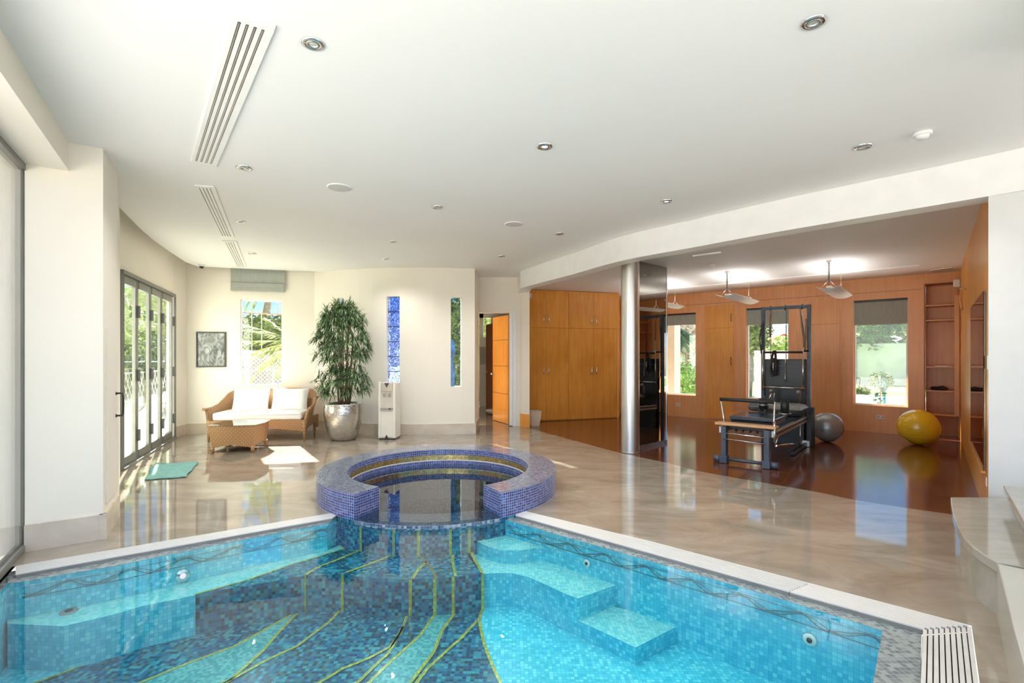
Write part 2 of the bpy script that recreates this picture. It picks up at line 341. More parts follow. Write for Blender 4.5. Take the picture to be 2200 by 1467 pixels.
M_blind = mat('grey_linen_blind', (.36, .38, .345), .85, var=.08, scale=14, stretch=(6, 6, .4), bump=.2, bscale=120)
M_wick = wicker('woven_wicker', (.50, .28, .13), (.41, .22, .095))
M_cush = mat('white_cushion_cloth', (.84, .84, .82), .8, var=.03, bump=.15, bscale=90)
M_silver = mat('hammered_silver', (.70, .68, .63), .22, .95, var=.08, scale=20, bump=.6, bscale=26)
M_leaf = mat('dark_green_leaf', (.06, .13, .05), .38, var=.5, scale=9, col2=(.17, .28, .11))
M_stem = mat('cane_stem', (.28, .17, .11), .7, var=.2)
M_soil = mat('dark_soil', (.03, .02, .015), .95, var=.3)
M_cool = mat('ivory_plastic', (.78, .74, .67), .3, var=.02)
M_coolg = mat('grey_plastic', (.34, .32, .29), .35, var=.05)
M_towel = mat('teal_towel', (.22, .46, .42), .9, var=.12, scale=30, bump=.4, bscale=150)
M_slot = mat('dark_slot', (.05, .05, .05), .6, var=.1)
M_grate = mat('white_pvc_grate', (.66, .65, .64), .35, var=.02)
M_gap = mat('grate_gap', (.22, .22, .215), .6, var=.1)
M_ball = mat('silver_vinyl', (.36, .37, .385), .25, .35, var=.05)
M_yel = mat('yellow_vinyl', (.95, .60, .02), .22, 0, var=.03, coat=.5)
M_wood = veneer('birch_wood', (.56, .30, .13), (.70, .42, .2), vert=False)
M_gold = mosaic('gold_mosaic', [(.78, .55, .16), (.66, .44, .12), (.88, .68, .25), (.58, .42, .14)], (.30, .26, .16), .02, .16, metal=.75)
M_goldu = mosaic('olive_gold_mosaic', [(.44, .40, .07), (.34, .34, .06), (.62, .52, .10), (.38, .38, .10)], (.16, .22, .12), .02, .2, metal=.1)
M_aqua = mosaic('aqua_mosaic', [(.07, .52, .66), (.11, .60, .72), (.05, .46, .62), (.19, .68, .76), (.08, .54, .68)], (.04, .34, .46), .025, .25, g=.07)
M_aquaT = mosaic('pale_step_mosaic', [(.22, .60, .62), (.28, .64, .62), (.18, .54, .58), (.34, .68, .66)], (.14, .42, .46), .025, .25, g=.07)
M_deep = mosaic('deep_blue_mosaic', [(.008, .055, .13), (.012, .11, .23), (.03, .22, .30), (.010, .08, .17), (.045, .28, .34), (.02, .055, .08), (.015, .15, .26), (.05, .14, .17)], (.06, .15, .19), .025, .2, g=.06)
M_turq = mosaic('turquoise_mosaic', [(.06, .30, .33), (.10, .37, .38), (.05, .24, .28), (.14, .42, .41)], (.10, .30, .32), .02, .25, g=.07)
M_cop = mosaic('grey_coping_mosaic', [(.18, .225, .235), (.23, .27, .275), (.15, .19, .205), (.28, .31, .31), (.13, .17, .19)], (.34, .36, .355), .026, .16)
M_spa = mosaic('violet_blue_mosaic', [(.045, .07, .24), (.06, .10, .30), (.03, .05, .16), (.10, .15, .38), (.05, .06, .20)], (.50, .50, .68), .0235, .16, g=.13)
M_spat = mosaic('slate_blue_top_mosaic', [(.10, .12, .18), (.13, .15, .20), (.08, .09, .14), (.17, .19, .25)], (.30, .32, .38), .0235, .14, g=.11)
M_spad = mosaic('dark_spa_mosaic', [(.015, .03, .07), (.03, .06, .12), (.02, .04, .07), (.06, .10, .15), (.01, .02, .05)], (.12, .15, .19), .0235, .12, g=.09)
M_pole = mat('grey_green_pole', (.34, .37, .28), .8, var=.1)  # even grey green, toned down so the poles look fainter
M_vine = mat('dark_green_glass_line', (.02, .10, .08), .3, var=.1)
M_water = glassy('pool_water', (.74, .95, .98), 1.0, 1.38, 0.0, bump=.05, bscale=7.0, bdist=.02)
M_swater = glassy('spa_water', (.55, .66, .72), 1.0, 1.38, 0.0, bump=.03, bscale=5.0, bdist=.02)
M_grass = mat('lawn', (.13, .24, .05), .9, var=.35, scale=30)
M_pave = mat('pale_paving', (.62, .58, .52), .8, var=.06, scale=3)
M_hedge = mat('hedge_green', (.10, .16, .04), .8, var=.5, scale=12, col2=(.24, .32, .09))
M_palm = mat('palm_green', (.26, .38, .08), .5, var=.4, scale=5, col2=(.52, .58, .20))
M_palmd = mat('dark_palm_green', (.035, .12, .06), .5, var=.4, scale=5)
M_bark = mat('grey_bark', (.26, .23, .19), .9, var=.3, scale=12)
M_fence = mat('pale_fence_panel', (.66, .62, .55), .75, var=.08, scale=2)
M_conc = mat('grey_concrete', (.33, .33, .31), .85, var=.1, scale=3)
M_roofr = mat('red_roof_tiles', (.46, .10, .05), .8, var=.2, scale=20)
M_roofg = mat('grey_roof_sheet', (.42, .48, .53), .6, var=.08)
M_gblock = glassy('blue_glass_block', (.10, .18, .50), tint2=(.85, .92, 1.0), refl=.9, ior=1.9, rough=.06, bump=1.0, bscale=34, bdist=.03, voro=True)  # pale second tint paints the white ripple highlights into the glass
#, 1.0, 1.9, .06, bump=1.0, bscale=34, bdist=.03, voro=True)
M_gblock2 = glassy('grey_green_glass', (.30, .37, .36), tint2=(.75, .80, .78), refl=.8, ior=1.7, rough=.05, bump=1.0, bscale=18, bdist=.03, voro=True)
#, 1.0, 1.7, .05, bump=1.0, bscale=18, bdist=.03)
# ================================================================ LAYOUT
U = Vector((.649, .760)); WD = Vector((.760, -.649))            # gym axes
GC = Vector((7.586, 8.354)); GB = Vector((-.757, .653))         # far right corner of the gym, direction of its window wall
SC = Vector((-.777, 5.33)); SR, SI = 1.25, .95                  # spa centre, outer and inner radius
def circ(a, r=SR): return Vector((SC.x+r*math.cos(a), SC.y+r*math.sin(a)))
D2 = math.radians
GLS = lambda y: Vector((-3.53+(3.567-y)*.638, y))               # line of the big left window
FAS = [(4.05, 3.62), (3.79, 3.918), (3.428, 4.297), (3.057, 4.677), (2.622, 5.147), (2.108, 5.77), (1.453, 6.566), (.954, 7.62), (.50, 8.50), (.157, 9.217), (.12, 9.95)]
def smooth(L, n=4):
    P_ = [Vector((p[0], p[1])) for p in L]; out = []
    for i in range(len(P_)-1):
        a, b, c, d = P_[max(i-1, 0)], P_[i], P_[i+1], P_[min(i+2, len(P_)-1)]
        for k in range(n):
            t = k/n; q = .5*((2*b)+(c-a)*t+(2*a-5*b+4*c-d)*t*t+(3*b-a-3*c+d)*t*t*t); out.append((q.x, q.y))
    return out+[tuple(P_[-1])]
FAS = FAS[:1]+smooth(FAS[1:-1])+FAS[-1:]
TIM = [F(*p) for p in ((1119, 915), (1225, 944), (1333.5, 973), (1432, 994), (1498, 1011), (1590, 1028), (1750, 1056), (1838, 1074), (1980, 1095.6), (2040, 1104))]
TIM = smooth([(p.x, p.y) for p in TIM])+[(3.90, 4.02)]
D0 = F(255, 1012); D1 = F(371, 941)
D0 = Vector((D0.x, D0.y)); D1 = Vector((D1.x, D1.y))
# pool outlines
RO = [F(2087, 1344.4), F(1400, 1163.6), F(1131, 1099)]; RI = [F(1980, 1351), F(1400, 1189), F(1108, 1107)]
WZ = -.03
RE = [F(1896, 1357, WZ), F(1650, 1280, WZ), F(1400, 1208, WZ), F(1085, 1117.5, WZ)]
LO = [F(703, 1104), F(34, 1216)]; LI = [F(703, 1115), F(34, 1234.5)]
LE = [F(703, 1126, WZ), F(538, 1158, WZ), F(249, 1217, WZ), F(34, 1254, WZ)]
NE = Vector((.641, 1.056)); NW = Vector((-1.96, 1.215)); CW = Vector((-3.17, 3.10))
arc = lambda a0, a1, r, n=24: [circ(D2(a0+(a1-a0)*k/n), r) for k in range(n+1)]

# ================================================================ FLOORS
hole = [(2.39, 2.566)]+[(p.x, p.y) for p in RO[1:]]+[tuple(p) for p in arc(-50, 232, 1.2, 48)]+[(p.x, p.y) for p in LO]+[(-3.36, 3.28), (-1.873, .97), (.70, .87), (.962, .894)]
outer = [(3.90, 4.02), (5.4, 2.65), (5.2, -1.5), (-.30, -1.5), (-3.53, 3.567), (-3.75, 4.2), tuple(D0+Vector((-.1, 0))), (-6.05, 8.7), (-6.0, 9.0), (-3.8, 9.6), (-.9, 9.6), (-.9, 14.2), (.4, 14.2), (.36, 10.3)]+TIM[:-1]
mb = MB().flat(outer, [hole], 0.0)
struct(mb, 'floor', M_floor, 'polished beige marble floor around the pool', 'floor')
mb = MB().flat(TIM+[(3.96, 3.96), tuple(GC+Vector((.02, .02))), tuple(GC+U*.45), tuple(GC+U*.45+GB*.6), tuple(GC+GB*.6+U*.02), (2.75, 12.7), (2.3, 11.5), (.2, 10.75), (.2, 9.95)], z=0.0)
struct(mb, 'timber_floor', M_timber, 'glossy dark red timber floor of the gym', 'floor')

# ================================================================ CEILINGS
soff = [F(*p, 3.0) for p in ((252, 441), (300, 490), (330, 516), (362, 539), (399, 563), (425, 572.5), (495, 576), (616, 581), (684, 583))]
soff = [(-4.05, 4.75)]+[(p.x, p.y) for p in soff]
cpoly = [p for p in FAS]+[(-.9, 9.95), (-1.0, 9.3), (-3.4, 9.35)]+soff[::-1]+[(-3.8, 4.3), (-3.28, 3.9), (-3.31, 3.687), (0, -1.5), (5.2, -1.5), (5.5, 2.4)]
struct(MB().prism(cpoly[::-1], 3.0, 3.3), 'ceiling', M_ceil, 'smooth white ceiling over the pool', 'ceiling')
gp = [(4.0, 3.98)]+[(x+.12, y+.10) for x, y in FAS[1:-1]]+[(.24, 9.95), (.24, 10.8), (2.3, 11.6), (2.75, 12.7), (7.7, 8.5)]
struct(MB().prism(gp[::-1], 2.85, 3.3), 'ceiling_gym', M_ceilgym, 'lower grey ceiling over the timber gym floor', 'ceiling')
roof = [(-.3, -1.5), (-3.62, 3.6), (-3.8, 4.3), (-4.95, 6.05), (-6.1, 8.7), (-6.1, 9.1), (-3.8, 9.62), (-1, 9.55), (-1, 14.3), (2.4, 14.3), (3.33, 13.25), (8.3, 8.95), (8.6, 7.9), (5.8, 2.4), (5.4, -1.5)]  # unseen roof over the rooms; overhang past gym windows added to block sun
struct(MB().prism(roof[::-1], 3.3, 3.42), 'ceiling_roof_slab', M_ceil, 'white roof slab with an eave added to shade the gym windows', 'ceiling')
fm = MB(); c = [Vector(p) for p in FAS]; inn = []
for k, p in enumerate(c):
    d = (c[min(k+1, len(c)-1)]-c[max(k-1, 0)]).normalized(); inn.append(p+Vector((d.y, -d.x))*.22)
fm.prism([tuple(p) for p in c]+[tuple(p) for p in inn[::-1]], 2.675, 2.999)
struct(fm, 'trim_fascia', M_white, 'curved white bulkhead above the edge of the gym', 'bulkhead')

# ================================================================ LEFT SIDE
bi = lambda y: Vector((-3.31+(3.687-y)*.638, y))
struct(MB().prism([tuple(GLS(3.60)+Vector((-.1, 0))), tuple(GLS(-1.5)+Vector((-.1, 0))), tuple(bi(-1.5)), tuple(bi(3.70))], 2.785, 3.29), 'wall_beam', M_cream, 'cream downstand beam over the big left window', 'beam')
colp = [(-3.505, 3.548), (-3.15, 3.80), (-3.452, 4.31), (-4.78, 6.02), (-5.0, 5.95), (-3.9, 4.1)]
wc = struct(MB().prism(colp, 0, 3.29), 'wall_column', M_cream, 'cream wall pier between the big window and folding doors', 'pier')
off = .022
bb = MB()
for a, b_ in (((-3.505, 3.548), (-3.15, 3.80)), ((-3.15, 3.80), (-3.452, 4.31))):
    bb.slab(a, b_, 0, .19, -off)
q = Vector((-3.15, 3.80)); bb.box((q.x+.006, q.y-.004, .095), (.044, .044, .19), (.82, .57, 0))
struct(bb, 'baseboard_pier', M_base, 'beige marble baseboard around the cream pier', 'baseboard')
hd = thing('pull_handle', 'dark vertical pull handle on the side of the cream pier', 'handle', (-3.40, 4.2, 1.0))
m = MB(); a = P(246, 845, 4.2); b_ = P(246, 893, 4.2); n_ = Vector((.05, .03, 0))
m.tube([a+n_*.2, a+n_*.9, a+n_+Vector((0, 0, -.03)), b_+n_+Vector((0, 0, .03)), b_+n_*.9, b_+n_*.2], .008, 8); m.build('grip', M_dark, hd)
for pz in (a, b_): MB().ball(pz+n_*.15, .014, 10, 6).build('rose', M_dark, hd)
# access panel outline on the pier side
tagp = MB(); A2 = Vector((-3.20, 3.885, 0)); B2 = Vector((-3.40, 4.22, 0))
tagp.slab((A2.x, A2.y), (B2.x, B2.y), .25, 1.62, -.012)
struct(tagp, 'door_panel', M_cream, 'flush cream door panel in the side of the pier', 'door')
# big left window
w1 = tag(MB().prism([tuple(GLS(3.55)+Vector((-.03, 0))), tuple(GLS(-1.5)+Vector((-.03, 0))), tuple(GLS(-1.5)), tuple(GLS(3.55))], .05, 2.75).build('window_1', M_cglass), 'frameless full-height glass wall beside the pool at left', 'window', kind='structure')
fr = MB()
gv = lambda y, z: Vector((GLS(y).x-.015, y, z))
fr.bar(gv(3.56, .025), gv(-1.5, .025), .06, .05).bar(gv(3.56, 2.765), gv(-1.5, 2.765), .06, .05).bar(gv(3.55, 0), gv(3.55, 2.79), .05, .035)
fr.build('window_frame', M_grey, w1)

# folding doors
dd = (D1-D0).normalized(); DL = (D1-D0).length
struct(MB().slab(tuple(D0-dd*.05), tuple(D1+dd*.42), 2.47, 3.3, .15), 'wall_left', M_cream, 'cream wall above the folding glass doors', 'wall')
J = D1+dd*.06
struct(MB().prism([tuple(D1+dd*.05), (-5.86, 8.89), (-5.98, 9.05), tuple(D1+dd*.05+Vector((-.12, 0)))], 0, 3.3), 'wall_corner', M_cream, 'narrow cream wall corner beside the folding doors', 'wall')
df = MB(); dv = lambda s, z: Vector((D0.x+dd.x*s, D0.y+dd.y*s, z))
df.bar(dv(0, 2.445), dv(DL, 2.445), .10, .05).bar(dv(0, .015), dv(DL, .015), .12, .03).bar(dv(.02, 0), dv(.02, 2.45), .09, .05).bar(dv(DL-.01, 0), dv(DL-.01, 2.45), .09, .05)
struct(df, 'trim_door_track', M_grey, 'grey metal frame around the folding glass doors', 'door frame')
cuts = [hit(px, D0, dd) for px in (258, 290.5, 319.5, 343.5, 368)]
for k in range(4):
    s0, s1 = cuts[k]+.008, cuts[k+1]-.008; sw = .058
    m = MB()
    m.bar(dv(s0+sw/2, .04), dv(s0+sw/2, 2.415), (.036), sw, up=(dd.x, dd.y, 0)); m.bar(dv(s1-sw/2, .04), dv(s1-sw/2, 2.415), (.036), sw, up=(dd.x, dd.y, 0))
    m.bar(dv(s0+sw, .09), dv(s1-sw, .09), .05, .10).bar(dv(s0+sw, 2.365), dv(s1-sw, 2.365), .05, .10)
    o = tag(m.build('door_%d' % (k+1), M_grey), '%s grey framed leaf of the folding glass doors' % ('nearest', 'second', 'third', 'farthest')[k], 'door', kind='structure')
    g = MB().poly([dv(s0+sw, .09), dv(s1-sw, .09), dv(s1-sw, 2.365), dv(s0+sw, 2.365)]); g.build('pane', M_tglass, o)
    for zz in (2.0, 1.15, .35):
        MB().box(dv(s1+.0, zz)+Vector((.04, .015, 0)), (.02, .035, .16), (dd.x, dd.y, 0)).build('hinge', M_dark, o)

# ================================================================ BACK WALLS
A_ = Vector((-5.86, 8.89)); B_ = Vector((-3.79, 9.42)); sd = (B_-A_).normalized()
def wallseg(mb, p0, p1, z0, z1, t, holes=(), off=0.0):
    p0 = V2(p0); p1 = V2(p1); d = (p1-p0); L = d.length; d = d/L; s = 0.0
    for (a, b, za, zb) in sorted(holes):
        if a > s: mb.slab(p0+d*s, p0+d*a, z0, z1, t, off)
        if za > z0: mb.slab(p0+d*a, p0+d*b, z0, za, t, off)
        if zb < z1: mb.slab(p0+d*a, p0+d*b, zb, z1, t, off)
        s = b
    if s < L: mb.slab(p0+d*s, p1, z0, z1, t, off)
    return mb
def s2(px, p0, d): return hit(px, p0, d)
wa, wb = s2(514, A_, sd), s2(605.5, A_, sd)
wz0, wz1 = .865, 2.455
struct(wallseg(MB(), A_, B_+sd*.12, 0, 3.3, .14, [(wa, wb, wz0, wz1)]), 'wall_back', M_cream, 'cream back wall with a tall window behind the sofa', 'wall')
def window(name, p0, d, sa, sb, z0, z1, depth, fmat, gmat, label, fw=.035):
    d3 = Vector((d.x, d.y, 0)); n = Vector((-d.y, d.x, 0)); q = lambda s, z: Vector((p0.x, p0.y, 0))+d3*s+n*depth+Vector((0, 0, z))
    m = MB(); m.bar(q(sa, z0+fw/2), q(sb, z0+fw/2), .05, fw).bar(q(sa, z1-fw/2), q(sb, z1-fw/2), .05, fw)
    m.bar(q(sa+fw/2, z0+fw), q(sa+fw/2, z1-fw), .05, fw, up=d3).bar(q(sb-fw/2, z0+fw), q(sb-fw/2, z1-fw), .05, fw, up=d3)
    o = tag(m.build(name, fmat), label, 'window', kind='structure')
    MB().bar(q(sa+fw, (z0+z1)/2), q(sb-fw, (z0+z1)/2), .008, z1-z0-2*fw).build('pane', gmat, o)
    return o
window('window_2', A_, sd, wa, wb, wz0, wz1, .10, M_white, M_glass, 'tall window behind the wicker sofa looking on palms', .02)
# curved wall with three glass slits
cpx = [(675, 9.43), (695, 9.31), (719, 9.20), (739, 9.11), (770, 9.01), (800, 8.94), (830.5, 8.90), (858.5, 8.875), (890, 8.865), (930, 8.87), (968.5, 8.90), (991, 8.93), (1020, 8.985)]
CV = [Vector(((px-CX)/FP*Y, Y)) for px, Y in cpx]
mw = MB(); rv = MB(); bbm = MB()
nrm = []
for k in range(len(CV)):
    d = (CV[min(k+1, len(CV)-1)]-CV[max(k-1, 0)]).normalized(); nrm.append(Vector((-d.y, d.x)))
T = .17
for k in range(len(CV)-1):
    a, b = CV[k], CV[k+1]; a2, b2 = a+nrm[k]*T, b+nrm[k+1]*T
    sl = k in (2, 6, 10)
    segs = [(0, .86), (2.485, 3.3)] if sl else [(0, 3.3)]
    for z0, z1 in segs: mw.prism([tuple(a), tuple(b), tuple(b2), tuple(a2)], z0, z1)
    bbm.prism([tuple(a-nrm[k]*off), tuple(b-nrm[k+1]*off), tuple(b), tuple(a)], 0, .19)
e = CV[-1]; mw.prism([tuple(e-Vector((.05, 0))), tuple(e), (e.x+.01, 9.95), (e.x-.15, 9.95)], 0, 3.3)
bbm.prism([tuple(e-nrm[-1]*off), (e.x+off, e.y-off), (e.x+off+.005, 9.9), (e.x+.008, 9.9), tuple(e)], 0, .19)
struct(mw, 'wall_curved', M_cream, 'gently curved cream wall with three glass slits', 'wall')
struct(bbm, 'baseboard_curved', M_base, 'beige marble baseboard of the curved wall', 'baseboard')
bm2 = MB().slab(A_, B_, 0, .19, -off); struct(bm2, 'baseboard_back', M_base, 'beige marble baseboard behind the sofa', 'baseboard')
bm3 = MB().slab(tuple(D1+dd*.05), (-5.86, 8.89), 0, .19, -off); struct(bm3, 'baseboard_corner', M_base, 'short marble baseboard beside the folding doors', 'baseboard')
for kk, (k, gm, lb) in enumerate(((2, M_gblock2, 'narrow glass slit half hidden behind the potted plant'), (6, M_gblock, 'blue glass block slit above the water cooler'), (10, M_gblock2, 'grey and blue glass slit nearest the doorway'))):
    a = CV[k]+nrm[k]*.07; b = CV[k+1]+nrm[k+1]*.07
    o = thing('window_%d' % (kk+3), lb, 'glass block window', (a.x, a.y, .86)); o['kind'] = 'structure'
    z = .86; n = 6 if k == 6 else 1; h = (2.485-.86)/n
    for q in range(n):
        g = MB().slab(a, b, z+.006, z+h-.006, .05); g.build('pane', gm, o); z += h
    if n > 1:
        g = MB(); z = .86
        for q in range(n+1): g.slab(a, b, z-.006, z+.006, .055); z += h
        g.build('joints', M_dark, o)
    if k == 10:
        g = MB(); pp = [a.lerp(b, t) for t in (0, .35, .42, .22, .5, .3, .0)]; zs = [.86, .86, 1.15, 1.35, 1.5, 1.7, 1.7]
        idx = [Vector((p.x-.0*nrm[k].x, p.y-.012, z)) for p, z in zip(pp, zs)]
        g.poly(idx[::-1]); g.build('blue_glass', mat('blue_glass', (.04, .20, .50), .15, var=.4, scale=12), o, solid=.006)

# door wall and hall
dz = 2.285
m = MB().slab((e.x-.1, 9.95), (-.0, 9.95), dz, 3.3, .15).slab((-.0, 9.95), (.17, 9.95), 0, 3.3, .15)
struct(m, 'wall_doorway', M_cream, 'cream wall above the hall doorway', 'wall')
struct(MB().prism([(.17, 9.90), (.345, 9.72), (.36, 10.7), (.17, 10.7)], 0, 2.99), 'wall_pilaster', M_cream, 'narrow cream pilaster between doorway and gym', 'wall')
struct(MB().prism([(.16, 9.885), (.35, 9.695), (.353, 9.722), (.17, 9.90)], 0, .26), 'baseboard_pilaster', M_ven, 'orange wood block at the foot of the pilaster', 'baseboard')
struct(MB().box((-.02, 9.99, 1.15), (.07, .16, 2.27)).box((.05, 9.94, 1.15), (.06, .02, 2.3)), 'trim_doorway', M_white, 'white door lining of the hall doorway', 'door frame')
struct(MB().slab((-.93, 14.0), (.6, 14.0), 0, 1.95, .1).slab((-.93, 14.0), (-.93+.12, 14.0), 1.95, 3.3, .1).slab((-.93, 14.0), (.6, 14.0), 2.5, 3.3, .1).slab((-.6, 14.0), (.6, 14.0), 1.95, 2.5, .1)
       .slab((-.95, 10.1), (-.95, 14.1), 0, 3.3, .1).slab((.42, 14.1), (.42, 10.75), 0, 3.3, .1), 'wall_hall', M_cream, 'pale walls of the hall beyond the doorway', 'wall')
struct(MB().prism([(-1, 10.1), (.4, 10.1), (.4, 14.1), (-1, 14.1)], 2.62, 2.7), 'ceiling_hall', M_ceil, 'white ceiling of the hall', 'ceiling')
hs = MB().box((-.52, 13.55, 1.1), (.02, .8, 2.2)); 
hn = thing('recess_shelf', 'small recessed ledge on the far wall of the hall', 'shelf', (-.83, 13.9, 1.15))
MB().box((-.80, 13.93, 1.2), (.2, .12, .03)).box((-.80, 13.97, 1.45), (.2, .04, .45)).build('ledge', mat('taupe_stone', (.42, .36, .30), .4), hn)
# doors of the hall
hd1 = thing('hall_door', 'open orange wooden door with three grooves in the doorway', 'door', (-.03, 10.16, 0)); hd1['kind'] = 'structure'; hd1.name = 'door_5'
ha = Vector((-.035, 10.17)); hb = Vector((-.385, 10.92)); hv = (hb-ha).normalized()
m = MB().slab(ha, hb, .01, 2.26, .045); m.build('door_leaf', M_ven, hd1)
m = MB()
for zz in (.62, 1.2, 1.75): m.slab(ha, hb, zz-.004, zz+.004, .003, .045); m.slab(ha, hb, zz-.004, zz+.004, .003, -.003)
m.build('groove', M_vend, hd1)
nn = Vector((-hv.y, hv.x)); kp = ha+hv*.76
MB().tube([(kp.x, kp.y, 1.02), (kp.x+nn.x*.09, kp.y+nn.y*.09, 1.02)], .012, 8).ball((kp.x+nn.x*.1, kp.y+nn.y*.1, 1.02), .028, 12, 8).build('handle', M_chrome, hd1)
for zz in (.35, 1.2, 2.0): MB().box((-.02, 10.08, zz), (.05, .06, .1)).build('hinge', M_chrome, hd1)
hd2 = thing('door_6', 'dark wooden door standing open further down the hall', 'door', (-.3, 13.3, 0)); hd2['kind'] = 'structure'
a2 = Vector((-.58, 11.9)); b2 = Vector((-.42, 11.35))
a2 = P(1044, 766, 12.4); b2 = P(1064, 766, 11.7)
MB().slab((a2.x, a2.y), (b2.x, b2.y), .01, 2.2, .04).build('door_leaf', veneer('brown_veneer', (.24, .07, .018), (.34, .11, .03)), hd2)
MB().ball((a2.x+.04, a2.y-.08, 1.02), .03, 10, 6).build('handle', M_chrome, hd2)

# ================================================================ GYM WALLS
Z1 = 2.86
sB = lambda px: hit(px, GC, GB)
GL = 6.42
w_holes = []
WN = [(sB(1951), sB(1833.5), .495, 2.455), (sB(1694.5), sB(1603), .50, 2.43), (sB(1494.5), sB(1395), .505, 2.41)]
bookS = (0.02, sB(1988))
gw = MB(); hl = [(bookS[0], bookS[1], 0.0, 2.66)]+[(a, b, z0, z1) for a, b, z0, z1 in WN]
# wall runs from corner leftwards; thickness must lie outside (+U): the left of GB is -U so negative thickness
def gslab(mb, s0, s1, z0, z1, t, off=0.0):
    p0 = GC+GB*s0; p1 = GC+GB*s1
    return mb.slab(p1, p0, z0, z1, t, off)
def gwall(mb, holes):
    s = 0
    for (a, b, za, zb) in sorted(holes):
        if a > s: gslab(mb, s, a, 0, Z1, .12)
        if za > 0: gslab(mb, a, b, 0, za, .12)
        gslab(mb, a, b, zb, Z1, .12); s = b
    gslab(mb, s, GL, 0, Z1, .12)
gwall(gw, hl)
struct(gw, 'wall_gym_back', M_ven2, 'orange wood veneer wall with windows behind the gym', 'wall')
nU = Vector((U.x, U.y, 0)); gx = -Vector((GB.x, GB.y, 0))
def gp3(s, z, dep=0.0): return Vector((GC.x+GB.x*s+U.x*dep, GC.y+GB.y*s+U.y*dep, z))
lbs = ('window behind the gym beside the bookcase', 'window behind the black exercise tower', 'window behind the gym next to the steel column')
for k, (a, b, z0, z1) in enumerate(WN):
    p0 = GC+GB*b; d = -GB
    window('window_%d' % (k+6), p0, d, 0, b-a, z0, z1, .095, M_white, M_glass, lbs[k], .028)
for k, (a, b, z0, z1) in enumerate(WN):
    h = (.40, .36, .36)[k]; cs = (a+b)/2; w = b-a-.02
    zb = (ZZ(697, (GC+GB*cs).y), ZZ(697, (GC+GB*cs).y), ZZ(699, (GC+GB*cs).y))[k]
    o = thing('roman_blind', ('folded grey blind in the gym window beside the bookcase', 'folded grey blind behind the black exercise tower', 'folded grey blind in the gym window next to the steel column')[k], 'blind', gp3(cs, z1, .04), group=None)
    m = MB().box(gp3(cs, (z1+zb+.10)/2, .045), (w, .012, z1-zb-.10), gx); m.build('cloth', M_blind, o)
    for q in range(3): MB().box(gp3(cs, zb+.10-q*.038, .038-.006*q), (w, .028, .046), gx).build('fold', M_blind, o, bevel=.008)
    MB().box(gp3(cs, z1-.02, .04), (w, .04, .035), gx).build('headrail', M_dark, o)
# soffit line + skirting
sk = MB(); gslab(sk, .5, GL, 2.585, 2.59, .004, -.004); struct(sk, 'trim_gym_frieze', M_vend, 'thin dark joint under the wood frieze of the gym', 'trim')
# cupboards in the window wall
def cupboard(pa, pb, z_mid, z_top, label, hside):
    s0, s1 = sB(pb), sB(pa); c = (s0+s1)/2
    o = thing('wall_cupboard', label, 'cupboard', gp3(c, 0, 0)); 
    m = MB(); gslab(m, s0-.03, s1+.03, .0, z_top+.03, .012, -.012); m.build('surround', M_ven2, o)
    for z0, z1 in ((.03, z_mid-.004), (z_mid+.004, z_top)):
        m = MB(); gslab(m, s0, s1, z0, z1, .014, -.027); d_ = m.build('door', M_ven if pa < 1600 else M_ven2, o, bevel=.002)
        if hside is not None:
            sh = s0+.05; zc = 1.30 if z0 < 1 else 2.25
            MB().tube([gp3(sh, zc-.09, -.028), gp3(sh, zc-.08, -.05), gp3(sh, zc, -.06), gp3(sh, zc+.08, -.05), gp3(sh, zc+.09, -.028)], .006, 6).build('handle', M_dark, d_)
cupboard(1516, 1577, 2.03, 2.53, 'narrow wood cupboard between the windows left of the exercise tower', 1)
cupboard(1741, 1805, 2.03, 2.53, 'plain wood cupboard panel behind the silver ball', None)
# bookcase niche
bk = thing('bookcase', 'tall built-in wood bookcase in the gym corner', 'bookcase', gp3(sum(bookS)/2, 0, 0))
s0, s1 = bookS; m = MB(); gslab(m, s0, s1, 0, 2.68, .02, .40); m.build('back_panel', M_ven2, bk)
m = MB(); m.prism([tuple(GC+GB*s1+U*.0), tuple(GC+GB*s1+U*.41), tuple(GC+GB*(s1+.02)+U*.41), tuple(GC+GB*(s1+.02)+U*0)], 0, 2.68); m.build('side_panel', M_ven2, bk)
m = MB(); m.prism([tuple(GC+GB*(s0-.02)+U*.0), tuple(GC+GB*(s0-.02)+U*.41), tuple(GC+GB*s0+U*.41), tuple(GC+GB*s0+U*0)], 0, 2.68); m.build('side_panel', M_ven2, bk)
m = MB(); m.prism([tuple(GC+GB*s0), tuple(GC+GB*s0+U*.4), tuple(GC+GB*s1+U*.4), tuple(GC+GB*s1)], 2.66, 2.68); m.build('top_panel', M_ven2, bk)
SHZ = [ZZ(y, 8.6) for y in (655, 687, 787, 838, 889)]
for z in SHZ:
    m = MB().prism([tuple(GC+GB*(s0+.002)-U*.005), tuple(GC+GB*(s0+.002)+U*.398), tuple(GC+GB*(s1-.002)+U*.398), tuple(GC+GB*(s1-.002)-U*.005)], z-.022, z); m.build('shelf', M_ven2, bk)
    MB().slab(GC+GB*(s1-.002)-U*.008, GC+GB*(s0+.002)-U*.008, z-.022, z, .006, -.001).build('shelf_edge', M_venf, bk)
